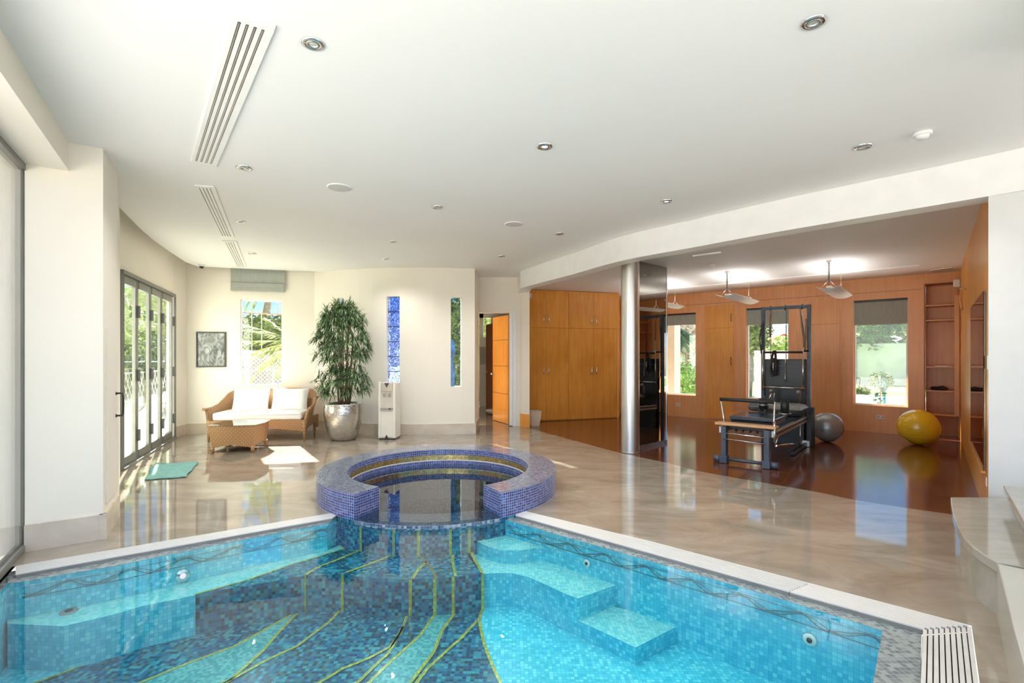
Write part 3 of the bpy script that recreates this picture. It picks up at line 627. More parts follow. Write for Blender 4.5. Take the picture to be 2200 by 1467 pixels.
# right wall
p0 = GC.copy(); p1 = Vector((3.85, 3.975)); 
rw = MB().slab(p0+U*.45, p1, 0, Z1, .12, 0)
struct(rw, 'wall_gym_right', M_ven, 'orange wood veneer wall along the right of the gym', 'wall')
def rp3(s, z, dep=0.0):  # s along U from p1, dep to the left of the wall
    return Vector((p1.x+U.x*s-WD.x*dep, p1.y+U.y*s-WD.y*dep, z))
mo = thing('wall_mirror', 'dark bronze mirror on the wood wall at right', 'mirror', rp3(1.2, .4))
m = MB().box(rp3(1.30, 1.19, .012), (1.90, .016, 1.55), (U.x, U.y, 0)); m.build('mirror_glass', M_mirror2, mo)
m = MB().box(rp3(1.30, .405, .02), (1.92, .03, .02), (U.x, U.y, 0)); m.build('bottom_rail', M_venf, mo)
pj = MB().box(rp3(5.50, 1.42, .05), (.05, .06, 2.0), (U.x, U.y, 0))
pj = pj.build('reflection_strip', M_venf); tag(pj, 'upright light wood strip standing for a reflection beside the bookcase', 'wood post')  # solid strip standing in for an upright reflection in this corner
# pillar at right, recess behind
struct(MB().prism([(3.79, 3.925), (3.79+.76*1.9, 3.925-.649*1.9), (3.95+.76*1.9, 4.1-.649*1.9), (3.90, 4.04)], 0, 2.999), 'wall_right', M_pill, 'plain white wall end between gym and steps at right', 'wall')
e0 = Vector((2.665, 2.565))
struct(MB().prism([tuple(e0), tuple(e0-U*.9), tuple(e0-U*.9+WD*.35), tuple(e0+WD*.35)], 0, 2.999), 'wall_right_near', M_white, 'white wall edge at the far right of the room', 'wall')
# cabinets line
K0 = Vector((.37, 10.59)); K1 = Vector((2.407, 11.24)); kd = (K1-K0).normalized(); KL = (K1-K0).length
struct(MB().slab(K0, K1+kd*.02, 0, Z1, .1, .45).slab((2.43, 11.25), (2.78, 12.6), 0, Z1, .1, -.0), 'wall_gym_left', M_ven, 'wood lined wall behind the tall cabinets', 'wall')
kk = [0.0, hit(1173, K0, kd), hit(1222, K0, kd), hit(1275.5, K0, kd), KL]
zt = 2.845; zs = 1.40+(HZ-705)/FP*10.9
def k3(s, z, dep=0.0): return Vector((K0.x+kd.x*s-kd.y*(-dep), K0.y+kd.y*s+kd.x*(-dep), z))
for ci in range(2):
    a, mid, b = kk[ci*2], kk[ci*2+1], kk[ci*2+2]
    o = thing('tall_cabinet', ('tall orange wood cabinet with four doors beside the cream pilaster', 'tall orange wood cabinet with four doors beside the steel column')[ci], 'cabinet', k3((a+b)/2, 0), group=None)
    MB().slab(K0+kd*(a+.003), K0+kd*(b-.003), 0, zt, .40, .03).build('body', M_ven, o)
    for (z0, z1) in ((.02, zs-.004), (zs+.004, zt-.005)):
        for (x0, x1, hs_) in ((a+.004, mid-.002, -1), (mid+.002, b-.004, 1)):
            d_ = MB().slab(K0+kd*x0, K0+kd*x1, z0, z1, .022, .005).build('door', M_ven, o, bevel=.002)
            sh = mid+hs_*.06; zc = (1.09 if z0 < 1 else 2.22)
            MB().tube([k3(sh, zc-.085, .0), k3(sh, zc-.075, .022), k3(sh, zc, .034), k3(sh, zc+.075, .022), k3(sh, zc+.085, .0)], .009, 6).build('handle', M_chrome, d_)
# steel column and mirrored fin
cc = (1.735, 7.24)
o = thing('steel_column', 'round brushed steel column at the edge of the gym floor', 'column', (cc[0], cc[1], 0))
MB().lathe([(.132, 0.012), (.132, 2.86)], (cc[0], cc[1], 0), 48).build('shaft', M_steel, o)
MB().lathe([(.138, 0), (.138, .012), (.131, .013)], (cc[0], cc[1], 0), 48, cap=True).build('base_ring', M_chrome, o)
fa = Vector((1.83, 7.40)); fb = F(1432, 951); fb = Vector((fb.x, fb.y)); fd = (fb-fa).normalized()
o = thing('mirror_panel', 'tall smoked mirror panel behind the steel column', 'mirror', (fa.x, fa.y, 0))
MB().slab(fa, fb, 0, 2.852, .08, 0).build('core', M_steel, o)
MB().slab(fa, fb-fd*.015, .012, 2.848, .006, -.007).build('mirror_glass', M_mirror, o)
MB().slab(fb-fd*.02, fb+fd*.012, 0, 2.85, .11, -.012).build('edge_trim', M_chrome, o)
MB().slab(fa, fb, 0, .05, .006, -.012).build('plinth', M_alu, o)
# ================================================================ POOL
def strip(mb, pts, z0, z1, mi=0):
    s = 0.0; pts = [V2(p) for p in pts]
    for a, b in zip(pts, pts[1:]):
        L = (b-a).length; mb.poly([(a.x, a.y, z0), (b.x, b.y, z0), (b.x, b.y, z1), (a.x, a.y, z1)], [(s, z0), (s+L, z0), (s+L, z1), (s, z1)], mi=mi); s += L
    return mb
xy = lambda L: [(p[0], p[1]) for p in L]
ZB, ZT, Z2, Z3, ZS1 = -.53, -.25, -.27, -.42, -.16
pl = thing('swimming_pool', 'mosaic tiled pool with turquoise walls and a deep blue curved pattern', 'swimming pool', (-.6, 2.9, ZB))
Rw = xy(RE)+[tuple(circ(D2(-52)))]; Lw = [tuple(circ(D2(-128)))]+xy(LE)+[tuple(CW)]
edge = Rw[::-1]+[tuple(NE), tuple(NW)]+Lw[::-1]                    # from the spa, right side, near end, left side, back to the spa
m = MB(); strip(m, Rw, ZB, -.0245); m.build('right_wall', M_aqua, pl)
m = MB(); strip(m, Lw, ZB, -.0245); m.build('left_wall', M_aqua, pl)
m = MB(); strip(m, [Rw[0], tuple(NE), tuple(NW), tuple(CW)], ZB, -.0245); m.build('near_wall', M_aqua, pl)
m = MB().flat(edge, z=ZB); m.build('pool_floor', M_aqua, pl)
fz = lambda pts, z: [(F(a, b, z).x, F(a, b, z).y) for a, b in pts]
rb = fz([(1036, 1309), (1029, 1333), (1038, 1376), (1049, 1409), (1064, 1445), (1075, 1467)], ZB)+[(.02, 2.4), (.16, 1.9), (.34, 1.15)]
lb = fz([(427, 1350.6), (250, 1404), (84, 1465)], ZB)+[(-2.86, 2.86)]
m = MB().flat([(-.3, 4.2)]+rb+[(-1.9, 1.26), (-2.74, 2.62)]+lb[::-1][0:1]+lb[::-1][1:]+[(-1.9, 4.0), (-1.2, 4.5)], z=ZB+.002); m.build('deep_blue_floor', M_deep, pl)
ra_r = fz([(980, 1314), (965, 1335), (950, 1355), (932, 1402), (885, 1464)], ZB); ra_l = fz([(936, 1318), (904, 1365), (863, 1402), (823, 1438), (794, 1467)], ZB)
ra_r += [(-.78, 2.5), (-1.05, 1.9), (-1.2, 1.3)]; ra_l += [(-1.05, 2.7), (-1.35, 2.2), (-1.6, 1.5)]
rbl = fz([(641, 1313), (572, 1352), (505, 1389), (404, 1426), (303, 1467)], ZB)+[(-2.45, 2.6), (-2.6, 2.4)]; rbr = fz([(641, 1316), (602, 1356), (565, 1399), (538, 1423), (494, 1463)], ZB)+[(-1.95, 2.5), (-2.2, 2.05)]
for pa, pb in ((ra_l, ra_r), (rbl, rbr)): MB().flat(pa+pb[::-1], z=ZB+.004).build('turquoise_band', M_turq, pl)
golds = [rb, lb, ra_r, ra_l, rbl, rbr,
         fz([(1024, 1336), (987, 1376), (969, 1391), (918, 1438), (896, 1467)], ZB)+[(-.72, 2.5), (-.95, 1.9)],
         fz([(874.5, 1325), (860, 1362), (838, 1391), (791, 1416), (736, 1438), (700, 1460)], ZB)+[(-1.5, 2.5), (-2.0, 1.9)],
         fz([(866, 1347), (834.5, 1405), (802, 1435), (773, 1464)], ZB)+[(-1.2, 2.6), (-1.5, 2.0)],
         fz([(740, 1300), (710, 1335), (639, 1389), (572, 1420), (505, 1457)], ZB)+[(-2.0, 2.6), (-2.3, 2.1)]]
for g in golds: MB().ribbon(g, .022, ZB+.006).build('gold_line', M_goldu, pl)
# benches and steps
fr_r = [(740, 1231), (809, 1242), (882, 1245), (936, 1243.6), (980, 1238), (1036, 1231)]
ang = lambda p: math.atan2(p[1]-SC.y, p[0]-SC.x)
fpt = fz(fr_r, ZT); a_l, a_r = ang(fpt[0]), ang(fpt[-1]); RT = 1.67
tarc = [circ(a_l+(a_r-a_l)*k/24, RT) for k in range(25)]
bench_dark = fz([(420, 1277), (540, 1257), (656, 1236)], ZT)
bnd = fz([(420, 1277), (525, 1248), (632, 1211), (740, 1179)], ZT)+[tuple(circ(D2(-126), 1.25))]
b_light = fz([(50, 1342), (135, 1345), (222, 1325), (262, 1315), (303, 1302), (360, 1291), (420, 1278)], ZT)
b_light[0] = (-3.12, 3.05)
MB().flat(b_light+bnd[1:]+Lw[1:], z=ZT).build('seat_bench', M_aquaT, pl)
dk = bnd[::-1]+bench_dark[1:]+xy(tarc)+[tuple(circ(D2(-72), 1.25)), tuple(circ(D2(-100), 1.0))]
MB().flat(dk, z=ZT).build('curved_step', M_deep, pl)
m = MB(); strip(m, b_light, ZB, ZT); m.build('bench_riser', M_aqua, pl)
m = MB(); strip(m, bench_dark+xy(tarc), ZB, ZT); m.build('curved_step_riser', M_deep, pl)
def vline(p, z0, z1, w=.024, nrm=None):
    p = V2(p); n = (p-SC).normalized() if nrm is None else nrm; t = Vector((-n.y, n.x))*w/2; q = p+n*.004
    return MB().poly([(q.x-t.x, q.y-t.y, z0), (q.x+t.x, q.y+t.y, z0), (q.x+t.x, q.y+t.y, z1), (q.x-t.x, q.y-t.y, z1)])
for px in (740, 885, 937, 979, 1035):
    # meet the riser at this sight line
    best = min(tarc, key=lambda q: abs(CX+FP*q.x/q.y-px)); vline(best, ZB, ZT+.002).build('gold_line', M_gold if px == 885 else M_goldu, pl)
for p in (bench_dark[0], bench_dark[2]): vline(p, ZB, ZT+.002).build('gold_line', M_goldu, pl)
MB().ribbon(bnd, .02, ZT+.003).build('gold_line', M_goldu, pl)
for g in ([(775, 1180), (765, 1186), (720, 1205), (690, 1216), (656, 1235)], [(843, 1190), (835, 1196), (800, 1210), (742, 1231)], [(903, 1194), (910, 1203), (924, 1218), (930, 1228), (938, 1243)], [(918, 1206), (900, 1222), (886, 1244)], [(974, 1192), (972, 1206), (979, 1238)], [(1009, 1180), (1020, 1203), (1036, 1231)]):
    MB().ribbon(fz(g, ZT), .024, ZT+.004).build('gold_line', M_gold if g[0][0] == 903 else M_goldu, pl)
# light steps on the right
def wallpt(px, z):  # where the right pool wall is crossed by a sight line
    best = None
    for a, b in zip(Rw, Rw[1:]):
        a = V2(a); b = V2(b); d = b-a; t = hit(px, a, d)
        if -.001 <= t <= 1.001: best = a+d*t
    return tuple(best)
def step(front, z, pxw, back, name, mtop):
    f = fz(front, z); f[-1] = wallpt(front[-1][0], z)
    top = f+[p for p in back]
    o = MB().flat(top, z=z).build(name, mtop, pl)
    m = MB(); strip(m, f, ZB, z); m.build(name+'_riser', M_aqua, pl)
c1 = [tuple(circ(D2(a), 1.24)) for a in (-54, -60, -66, -70)]
step([(1014.5, 1154.5), (1027, 1164), (1049, 1174.5), (1082, 1182), (1118, 1182), (1147, 1177), (1176, 1172)], ZS1, 1176, [wallpt(1130, ZS1)]+c1, 'corner_step', M_aquaT)
step([(1038, 1233), (1064, 1231), (1100, 1231), (1136, 1240), (1173, 1256), (1216, 1276), (1242, 1285.5), (1324, 1262)], Z2, 1324, [wallpt(1200, Z2)]+c1, 'middle_step', M_aquaT)
step([(1242, 1333), (1305, 1362), (1365.5, 1391), (1451, 1360)], Z3, 1451, [wallpt(1350, Z3), (.45, 3.75)], 'lowest_step', M_aquaT)
# vine border on the walls
def vine(pts, name, side):
    pts = [V2(p) for p in pts]; n = Vector((0, 0)); tot = 0; path = []
    for a, b in zip(pts, pts[1:]):
        L = (b-a).length; d = (b-a)/L; nn = Vector((-d.y, d.x))*side; k = int(L/.03)
        for q in range(k): path.append((a+d*(L*q/k)+nn*.005, tot+L*q/k))
        tot += L
    for zf, r in ((lambda s: -.062, .0016), (lambda s: -.125, .002), (lambda s: -.094+.024*math.sin(s*2*PI/.32)+.006*math.sin(s*2*PI/.16), .0026), (lambda s: -.094+.024*math.sin(s*2*PI/.32+.9), .0018)):
        MB().tube([(p.x, p.y, zf(s)) for p, s in path], r, 4).build(name, M_vine, pl)
vine(Rw[:-1], 'vine_border', 1); vine(Lw[1:-1], 'vine_border', 1)
# coping tiles
o_ = MB().flat(Rw+[tuple(circ(D2(-50.5), 1.25))]+xy(RI)[::-1], z=-.024); o_.build('coping', M_cop, pl)
MB().flat([Rw[0], (2.102, 2.532), (.70, .87), (.60, .87), tuple(NE)], z=-.024).build('coping', M_cop, pl)
MB().flat(Lw[:-1]+[tuple(CW), (-3.36, 3.28)]+xy(LI)[::-1]+[tuple(circ(D2(-130), 1.25))], z=-.024).build('coping', M_cop, pl)
MB().flat([tuple(NE), (.60, .87), (-1.873, .97), tuple(CW-Vector((.16, -.0))), tuple(CW), tuple(NW)], z=-.024).build('coping', M_cop, pl)
MB().flat(Rw+[tuple(circ(D2(-50), 1.22))]+xy(RO)[::-1]+[(2.39, 2.566)], z=-.03).build('coping_bed', M_cop, pl)
MB().flat(Lw[::-1]+[tuple(circ(D2(-131), 1.22))]+xy(LO)+[(-3.36, 3.28)], z=-.03).build('coping_bed', M_cop, pl)
MB().flat([tuple(CW), (-3.36, 3.28), (-1.873, .97), (.70, .87), tuple(NE), tuple(NW)], z=-.03).build('coping_bed', M_cop, pl)
MB().flat([Rw[0], (2.12, 2.56), (.74, .87), (.6, .87), tuple(NE)], z=-.0301).build('coping_bed', M_cop, pl)
# fittings
def disc(p, n, r, mt, name, inner=None):
    o = thing(name[0], name[1], name[2], p)
    n = Vector(n).normalized(); q = n.to_track_quat('Z', 'Y').to_matrix()
    for nm, r_, h_, m_ in (('flange', r, .006, mt), ('eye', r*.45, .012, inner or M_dark)):
        mb_ = MB(); mb_.lathe([(1e-4, h_), (r_*.9, h_), (r_, 0)], (0, 0, 0), 20); mb_.v = [Vector(p)+q @ v for v in mb_.v]; mb_.build(nm, m_, o)
M_pink = mat('pink_pool_lamp', (.9, .45, .55), .3, emit=.6)
ld = V2(LE[1])-V2(LE[2]); ld.normalize()
wl = lambda px: (lambda a, d: a+d*hit(px, a, d))(V2(LE[2]), (V2(LE[1])-V2(LE[2])).normalized())
q = wl(393); disc((q.x+.004, q.y-.006, ZZ(1236, q.y)), (ld.y, -ld.x, 0), .045, M_chrome, ('pool_light', 'small round pool light glowing pink under water at left', 'pool light'), M_pink)
q = F(148, 1314, ZT); disc((q.x, q.y, ZT+.001), (0, 0, 1), .05, M_gap, ('drain_cover', 'round grey drain cover on the shallow bench at left', 'drain'))
rd = (V2(RE[1])-V2(RE[0])).normalized(); wr = lambda px: Vector(wallpt(px, 0))
q = wr(1740); disc((q.x-.005, q.y-.006, ZZ(1373, q.y)), (rd.y*-1, rd.x, 0) if (rd.y*-1) < 0 else (rd.y, -rd.x, 0), .035, M_cool, ('jet_nozzle', 'round white jet nozzle low on the right pool wall', 'pool jet'))
q = wr(1262); disc((q.x-.005, q.y-.006, ZZ(1209, q.y)), (rd.y*-1, rd.x, 0) if (rd.y*-1) < 0 else (rd.y, -rd.x, 0), .028, M_cool, ('jet_nozzle', 'small white fitting on the pool wall above the steps', 'pool jet'))
# water
wpoly = Rw[::-1]+[tuple(NE), tuple(NW)]+Lw[::-1]+[tuple(p) for p in arc(-128, -52, 1.252, 24)][1:-1]
wt = MB().flat(wpoly, z=-.0255).build('pool_water', M_water); tag(wt, 'clear turquoise water filling the mosaic pool', 'water', kind='stuff')
# grates
def grate(name, label, A0, A1, B0, B1, n, hgt=.0, parts=1):
    """bars run along A0->A1 ; spread towards B0->B1"""
    A0, A1, B0, B1 = (Vector((p[0], p[1], 0)) for p in (A0, A1, B0, B1))
    o = thing(name, label, 'drain grate', (A0+A1+B0+B1)/4)
    MB().prism(xy([A0, A1, B1, B0]), -.03, -.006).build('channel', M_gap, o)
    m = MB()
    for k in range(n):
        t = (k+.5)/n; w = (B0-A0).length/n*.6; m.bar(A0.lerp(B0, t)+Vector((0, 0, -.001)), A1.lerp(B1, t)+Vector((0, 0, -.001)), w, .008)
    m.build('bars', M_grate, o); return o
jn = .455  # joint
RoA, RoB, RoC = (V2(p) for p in RO); RiA, RiB, RiC = (V2(p) for p in RI)
ro_j = RoA.lerp(RoB, .41); ri_j = RiA.lerp(RiB, .41)
grate('pool_grate', 'short white slatted grate at the near right pool corner', RoA, ro_j, RiA, ri_j, 9)
g2 = grate('pool_grate', 'long white slatted grate along the right side of the pool', ro_j.lerp(RoB, .004), RoB, ri_j.lerp(RiB, .004), RiB, 9)
for part, (a0, a1, b0, b1) in enumerate([(RoB, RoC+(RoC-RoB)*.06, RiB, RiC)]):
    m = MB(); A0, A1, B0, B1 = (Vector((p[0], p[1], 0)) for p in (a0, a1, b0, b1))
    MB().prism(xy([A0, A1, B1, B0]), -.03, -.006).build('channel', M_gap, g2)
    for k in range(9):
        t = (k+.5)/9; m.bar(A0.lerp(B0, t)+Vector((0, 0, -.001)), A1.lerp(B1, t)+Vector((0, 0, -.001)), (B0-A0).length/9*.6, .008)
    m.build('bars', M_grate, g2)
lo0, lo1, li0, li1 = V2(LO[0]), V2(LO[1]), V2(LI[0]), V2(LI[1])
grate('pool_grate', 'white slatted grate along the left side of the pool', lo0+(lo0-lo1)*.06, lo1, li0+(li0-li1)*.02, li1, 9)
g3 = thing('floor_grate', 'coarse white grate with dark gaps at the near right end of the pool', 'drain grate', (1.6, 1.8, 0))
a0 = Vector((2.102, 2.528)); a1 = Vector((.70, .89)); b0 = Vector((2.385, 2.56)); b1 = Vector((.96, .90))
MB().flat([tuple(a0), tuple(b0), tuple(b1), tuple(a1)], z=-.03).build('channel', M_slot, g3)
m = MB()
for k in range(9):
    t = (k+.5)/9; p = a0.lerp(b0, t); q = a1.lerp(b1, t); m.bar((p.x, p.y, -.006), (q.x, q.y, -.006), .0165, .014)
m.build('bars', mat('grey_grate_bars', (.60, .59, .57), .35), g3)

# ================================================================ SPA
G0, G1 = D2(-57), D2(243)
sp = thing('spa_tub', 'round raised spa tub clad in violet blue mosaic with a gold band', 'spa', (SC.x, SC.y, 0))
ZR = .22
m = MB(); m.arcwall(SC, SR, G0, G1, -.03, ZR, 72)
for a in (G0, G1):
    p, q = circ(a, SI), circ(a, SR); m.poly([(p.x, p.y, -.03), (q.x, q.y, -.03), (q.x, q.y, ZR), (p.x, p.y, ZR)], [(0, 0), (.3, 0), (.3, .25), (0, .25)])
m.build('ring_wall', M_spa, sp)
MB().ring(SC, SI, SR, G0, G1, ZR, 72).build('ring_top', M_spat, sp)
m = MB(); m.arcwall(SC, SI, G0, G1, .150, ZR, 72, True); m.build('inner_tile_band', M_spa, sp)
MB().arcwall(SC, SI, G0, G1, .088, .150, 72, True).build('gold_band', M_gold, sp)
MB().arcwall(SC, SI-.004, G0, G1, .080, .090, 72, True).build('white_edge', M_white, sp)
MB().arcwall(SC, SI, G0, G1, -.03, .082, 72, True).build('water_line_band', M_spa, sp)
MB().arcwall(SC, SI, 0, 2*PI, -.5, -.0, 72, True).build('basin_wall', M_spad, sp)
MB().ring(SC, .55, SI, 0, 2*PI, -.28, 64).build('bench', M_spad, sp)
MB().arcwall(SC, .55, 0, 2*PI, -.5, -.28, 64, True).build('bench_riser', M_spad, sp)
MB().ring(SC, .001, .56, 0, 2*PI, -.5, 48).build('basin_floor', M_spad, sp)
GA = D2(-117)
MB().ring(SC, SI-.01, SR, GA, G0, .0, 30).build('spill_lip', M_spad, sp)
MB().arcwall(SC, SR, D2(-130), D2(-50), ZB, .001, 40).build('drum_wall', M_deep, sp)
MB().arcwall(SC, SR+.006, GA, G0, -.035, .004, 30).build('lip_edge', mosaic('lip_mosaic', [(.10, .14, .22), (.30, .34, .42), (.06, .10, .18), (.45, .44, .46), (.12, .16, .26)], (.3, .32, .38), .0235, .15), sp)
for px in (778, 846, 897, 970, 1007):
    n = 60; best = min((circ(D2(-127+k*1.2), SR) for k in range(n)), key=lambda q: abs(CX+FP*q.x/q.y-px)); vline(best, ZT, -.03).build('gold_line', M_goldu, sp)
for (px, py, r_) in ((955, 1052, .03), (966, 1066, .02), (1005, 1030, .02)):
    pass
sw = MB().flat([tuple(p) for p in arc(-57, 243, SI-.002, 60)]+[tuple(p) for p in arc(-117, -57, SR+.004, 20)], z=.030).build('spa_water', M_swater)
tag(sw, 'still dark water inside the round spa tub', 'water', kind='stuff')

# ================================================================ STONE STEPS AT RIGHT
crv = fz([(2042, 1068), (2043, 1082), (2047, 1105), (2056, 1130), (2070, 1155), (2088, 1173), (2112, 1190), (2142, 1209)], .30)
back = [(5.0, 1.3), (4.9, 2.9), (3.82, 3.85)]
st = thing('stone_bench', 'low curved pale marble bench slab at the right edge', 'bench', (3.2, 3.1, 0))
MB().prism(crv+[(2.62, 2.62), (4.0, 1.6)]+back, .245, .30).build('slab', M_bench, st, bevel=.006)
cin = [(p[0]+.03, p[1]+.01) for p in crv[1:]]
MB().prism([(3.42, 3.78)]+cin+[(2.66, 2.62), (4.0, 1.6)]+back, 0, .245).build('riser', M_bench, st)
nb = fz([(2142.5, 1210), (2158, 1270), (2177, 1348), (2200, 1430)], .30)
q0 = V2(nb[-1])-U*1.3
sb = thing('stone_block', 'pale marble block beside the curved bench at lower right', 'bench', (2.3, 2.0, 0))
MB().prism(nb[::-1]+[(2.62, 2.57), (2.62+.76*.02, 2.5), tuple(q0+WD*.6)]+[tuple(q0)] if False else [tuple(q0)]+nb[::-1]+[(2.66, 2.55), tuple(e0-U*.9), tuple(q0+WD*.5)], 0, .30).build('block', mat('pale_stone', (.42, .41, .365), .12, var=.05, scale=2), sb, bevel=.005)
ub = [F(2155, 1042, .45), F(2200, 1154.5, .45)]; ub = [V2(ub[0]), V2(ub[0])-U*1.35]
stp = thing('stone_step', 'upper grey marble step behind the curved bench', 'step', (3.9, 3.0, .3))
MB().prism([tuple(ub[0]), tuple(ub[1]), tuple(ub[1]+WD*1.6), tuple(ub[0]+WD*1.25)], .40, .45).build('slab', M_bench, stp, bevel=.008)
MB().prism([tuple(ub[0]+WD*.04), tuple(ub[1]+WD*.04), tuple(ub[1]+WD*1.5), tuple(ub[0]+WD*1.2)], .30, .40).build('riser', M_bench, stp)
# ================================================================ CEILING FITTINGS
CE = 3.0
def cp(px, py, z=CE): return F(px, py, z)
lights = [
 (672, 93, 'large chrome downlight beside the longest slot vent', 0), (524, 360, 'chrome downlight just past the end of the longest slot vent', 0),
 (517, 476, 'small downlight right of the middle slot vent', 0), (543, 544, 'small downlight beside the shortest slot vent', 0),
 (1748, 47, 'largest chrome downlight at the top right of the ceiling', 0), (1170, 314, 'lit round downlight near the middle of the ceiling', 1),
 (939, 445, 'downlight between the two round ceiling speakers', 0), (843, 519, 'small downlight above the water cooler', 0),
 (829, 556, 'tiny downlight closest to the curved wall', 0), (1855, 315, 'chrome downlight left of the smoke detector', 0),
 (1432, 432, 'lit round downlight close to the curved bulkhead', 1), (1202, 502, 'small downlight near the bulkhead beyond the far speaker', 0),
 (1077, 550, 'tiny downlight nearest the hall doorway', 0)]
M_lampg = mat('lamp_glass', (.75, .75, .72), .2, .4, var=.02)
M_lampe = mat('lit_lamp_glass', (1, .97, .9), .2, emit=3.0)
first = None
for px, py, lb, on in lights:
    p = cp(px, py); o = thing('downlight', lb, 'downlight', p, group=None)
    Rr = .062 if (px, py) not in ((672, 93), (1748, 47)) else .055
    MB().lathe([(Rr*1.0, 0), (Rr*.98, -.008), (Rr*.66, -.010), (Rr*.60, -.003)], (0, 0, 0), 28).build('trim_ring', M_chrome, o, local=True)
    MB().lathe([(Rr*.62, -.003), (Rr*.58, -.011), (Rr*.40, -.009), (Rr*.36, -.003)], (0, 0, 0), 24).build('inner_ring', M_alu, o, local=True)
    MB().lathe([(Rr*.62, -.0025), (1e-4, -.0045)], (0, 0, 0), 24).build('lamp', M_lampe if on else M_lampg, o, local=True)
    d = bpy.data.lights.new('downlight_beam', 'SPOT'); d.energy = DLE; d.spot_size = 2.5; d.spot_blend = .8; d.shadow_soft_size = .018; d.color = (1, .97, .92)
    l = bpy.data.objects.new('downlight_beam', d); COL.objects.link(l); l.location = (p.x, p.y, CE-.03)
for px, py, lb in ((729, 402.5, 'round white ceiling speaker nearer the slot vents'), (1104, 481, 'round white ceiling speaker nearer the bulkhead')):
    p = cp(px, py); o = thing('ceiling_speaker', lb, 'speaker', p)
    MB().lathe([(.115, 0), (.115, -.004), (.10, -.007)], (0, 0, 0), 40).build('rim', M_white, o, local=True)
    MB().lathe([(.101, -.006), (1e-4, -.007)], (0, 0, 0), 40).build('grille', mat('speaker_mesh', (.62, .62, .62), .7), o, local=True)
for px, py, z, lb in ((1982, 285, CE, 'white smoke detector at the right of the main ceiling'), (1529, 569, 2.85, 'white smoke detector on the gym ceiling')):
    p = cp(px, py, z); o = thing('smoke_detector', lb, 'smoke detector', p)
    MB().lathe([(.055, 0), (.055, -.018), (.05, -.022)], (0, 0, 0), 28, cap=True).build('base', M_white, o, local=True)
    MB().lathe([(.04, -.022), (.035, -.042), (1e-4, -.045)], (0, 0, 0), 28).build('sensor', M_white, o, local=True)
p = cp(433, 569); o = thing('dome_camera', 'small dark dome camera at the left edge of the ceiling', 'camera', p)
MB().lathe([(.05, 0), (.05, -.02), (.04, -.025)], (0, 0, 0), 20, cap=True).build('base', M_white, o, local=True)
MB().ball((0, 0, -.025), (.035, .035, .04), 16, 10).build('dome', M_dark, o, local=True)
p = cp(420, 563.5); o = thing('ceiling_sensor', 'flat white disc on the ceiling beside the dome camera', 'sensor', p)
MB().lathe([(.07, 0), (.06, -.006), (1e-4, -.006)], (0, 0, 0), 24).build('cover', M_white, o, local=True)
for q4, lb in ((((500, 30), (590, 60), (465, 355), (410, 345)), 'longest white slot air vent in the ceiling'), (((420, 398), (461, 401), (503, 507), (474, 505)), 'middle white slot air vent in the ceiling'), (((479, 517), (508, 518), (529, 572), (508, 571)), 'shortest white slot air vent near the sofa window')):
    a0, b0, b1, a1 = (cp(*q) for q in q4)
    c = (a0+b0+a1+b1)/4; o = thing('slot_vent', lb, 'air vent', c)
    wv = (b0-a0).length; dz_ = Vector((0, 0, -.007))
    def q_(s, t): return (a0.lerp(b0, t)).lerp(a1.lerp(b1, t), s)
    m = MB(); m.poly([q_(0, 0)+dz_*.3, q_(1, 0)+dz_*.3, q_(1, 1)+dz_*.3, q_(0, 1)+dz_*.3]); m.build('duct', M_slot, o)
    m = MB(); L_ = (a1-a0).length; e_ = .03/L_*1.0
    cuts_ = [0, .12]; sl = []
    for k in range(4): sl.append((.14+k*.19, .14+k*.19+.085))
    bars = [(0, sl[0][0])]+[(sl[k][1], sl[k+1][0]) for k in range(3)]+[(sl[3][1], 1)]
    for t0, t1 in bars: m.bar(q_(0, (t0+t1)/2)+dz_, q_(1, (t0+t1)/2)+dz_, (t1-t0)*wv, .010)
    m.bar(q_(0, 0)+dz_, q_(0, 1)+dz_, .05, .0102).bar(q_(1, 0)+dz_, q_(1, 1)+dz_, .05, .0102)
    m.build('frame', M_white, o)
    m = MB()
    for t0, t1 in sl: m.bar(q_(.02, (t0+t1)/2)+dz_*.6, q_(.98, (t0+t1)/2)+dz_*.6, (t1-t0)*wv*.45, .004)
    m.build('blade', M_alu, o)
for (x0, y0, x1, y1, lb) in ((1436, 620, 1596, 606.5, 'thin white ceiling track near the steel column'), (1646, 600.5, 1975, 570, 'long thin white ceiling track over the exercise tower'), (1489, 550, 1550, 542, 'faint short slot diffuser in the gym ceiling')):
    a, b = F(x0, y0, 2.84), F(x1, y1, 2.84); m = MB().bar(a, b, .035, .02); tag(m.build('ceiling_track', M_white), lb, 'track')
a, b = F(2002, 581, 2.845), F(2048, 575, 2.845); o = thing('gym_vent', 'small slotted air vent in the gym ceiling corner', 'air vent', a)
MB().bar(a, b, .09, .01).build('frame', M_white, o); MB().bar(a+Vector((0, 0, -.006)), b+Vector((0, 0, -.006)), .03, .004).build('slot', M_slot, o)
p = P(2064, 601, 8.2); o = thing('motion_sensor', 'white motion sensor high in the gym corner', 'sensor', p)
p = Vector(rp3(5.55, 2.62, .05)); o.location = p
MB().box(p, (.10, .09, .13), (U.x, U.y, 0)).build('housing', M_cool, o, bevel=.015)

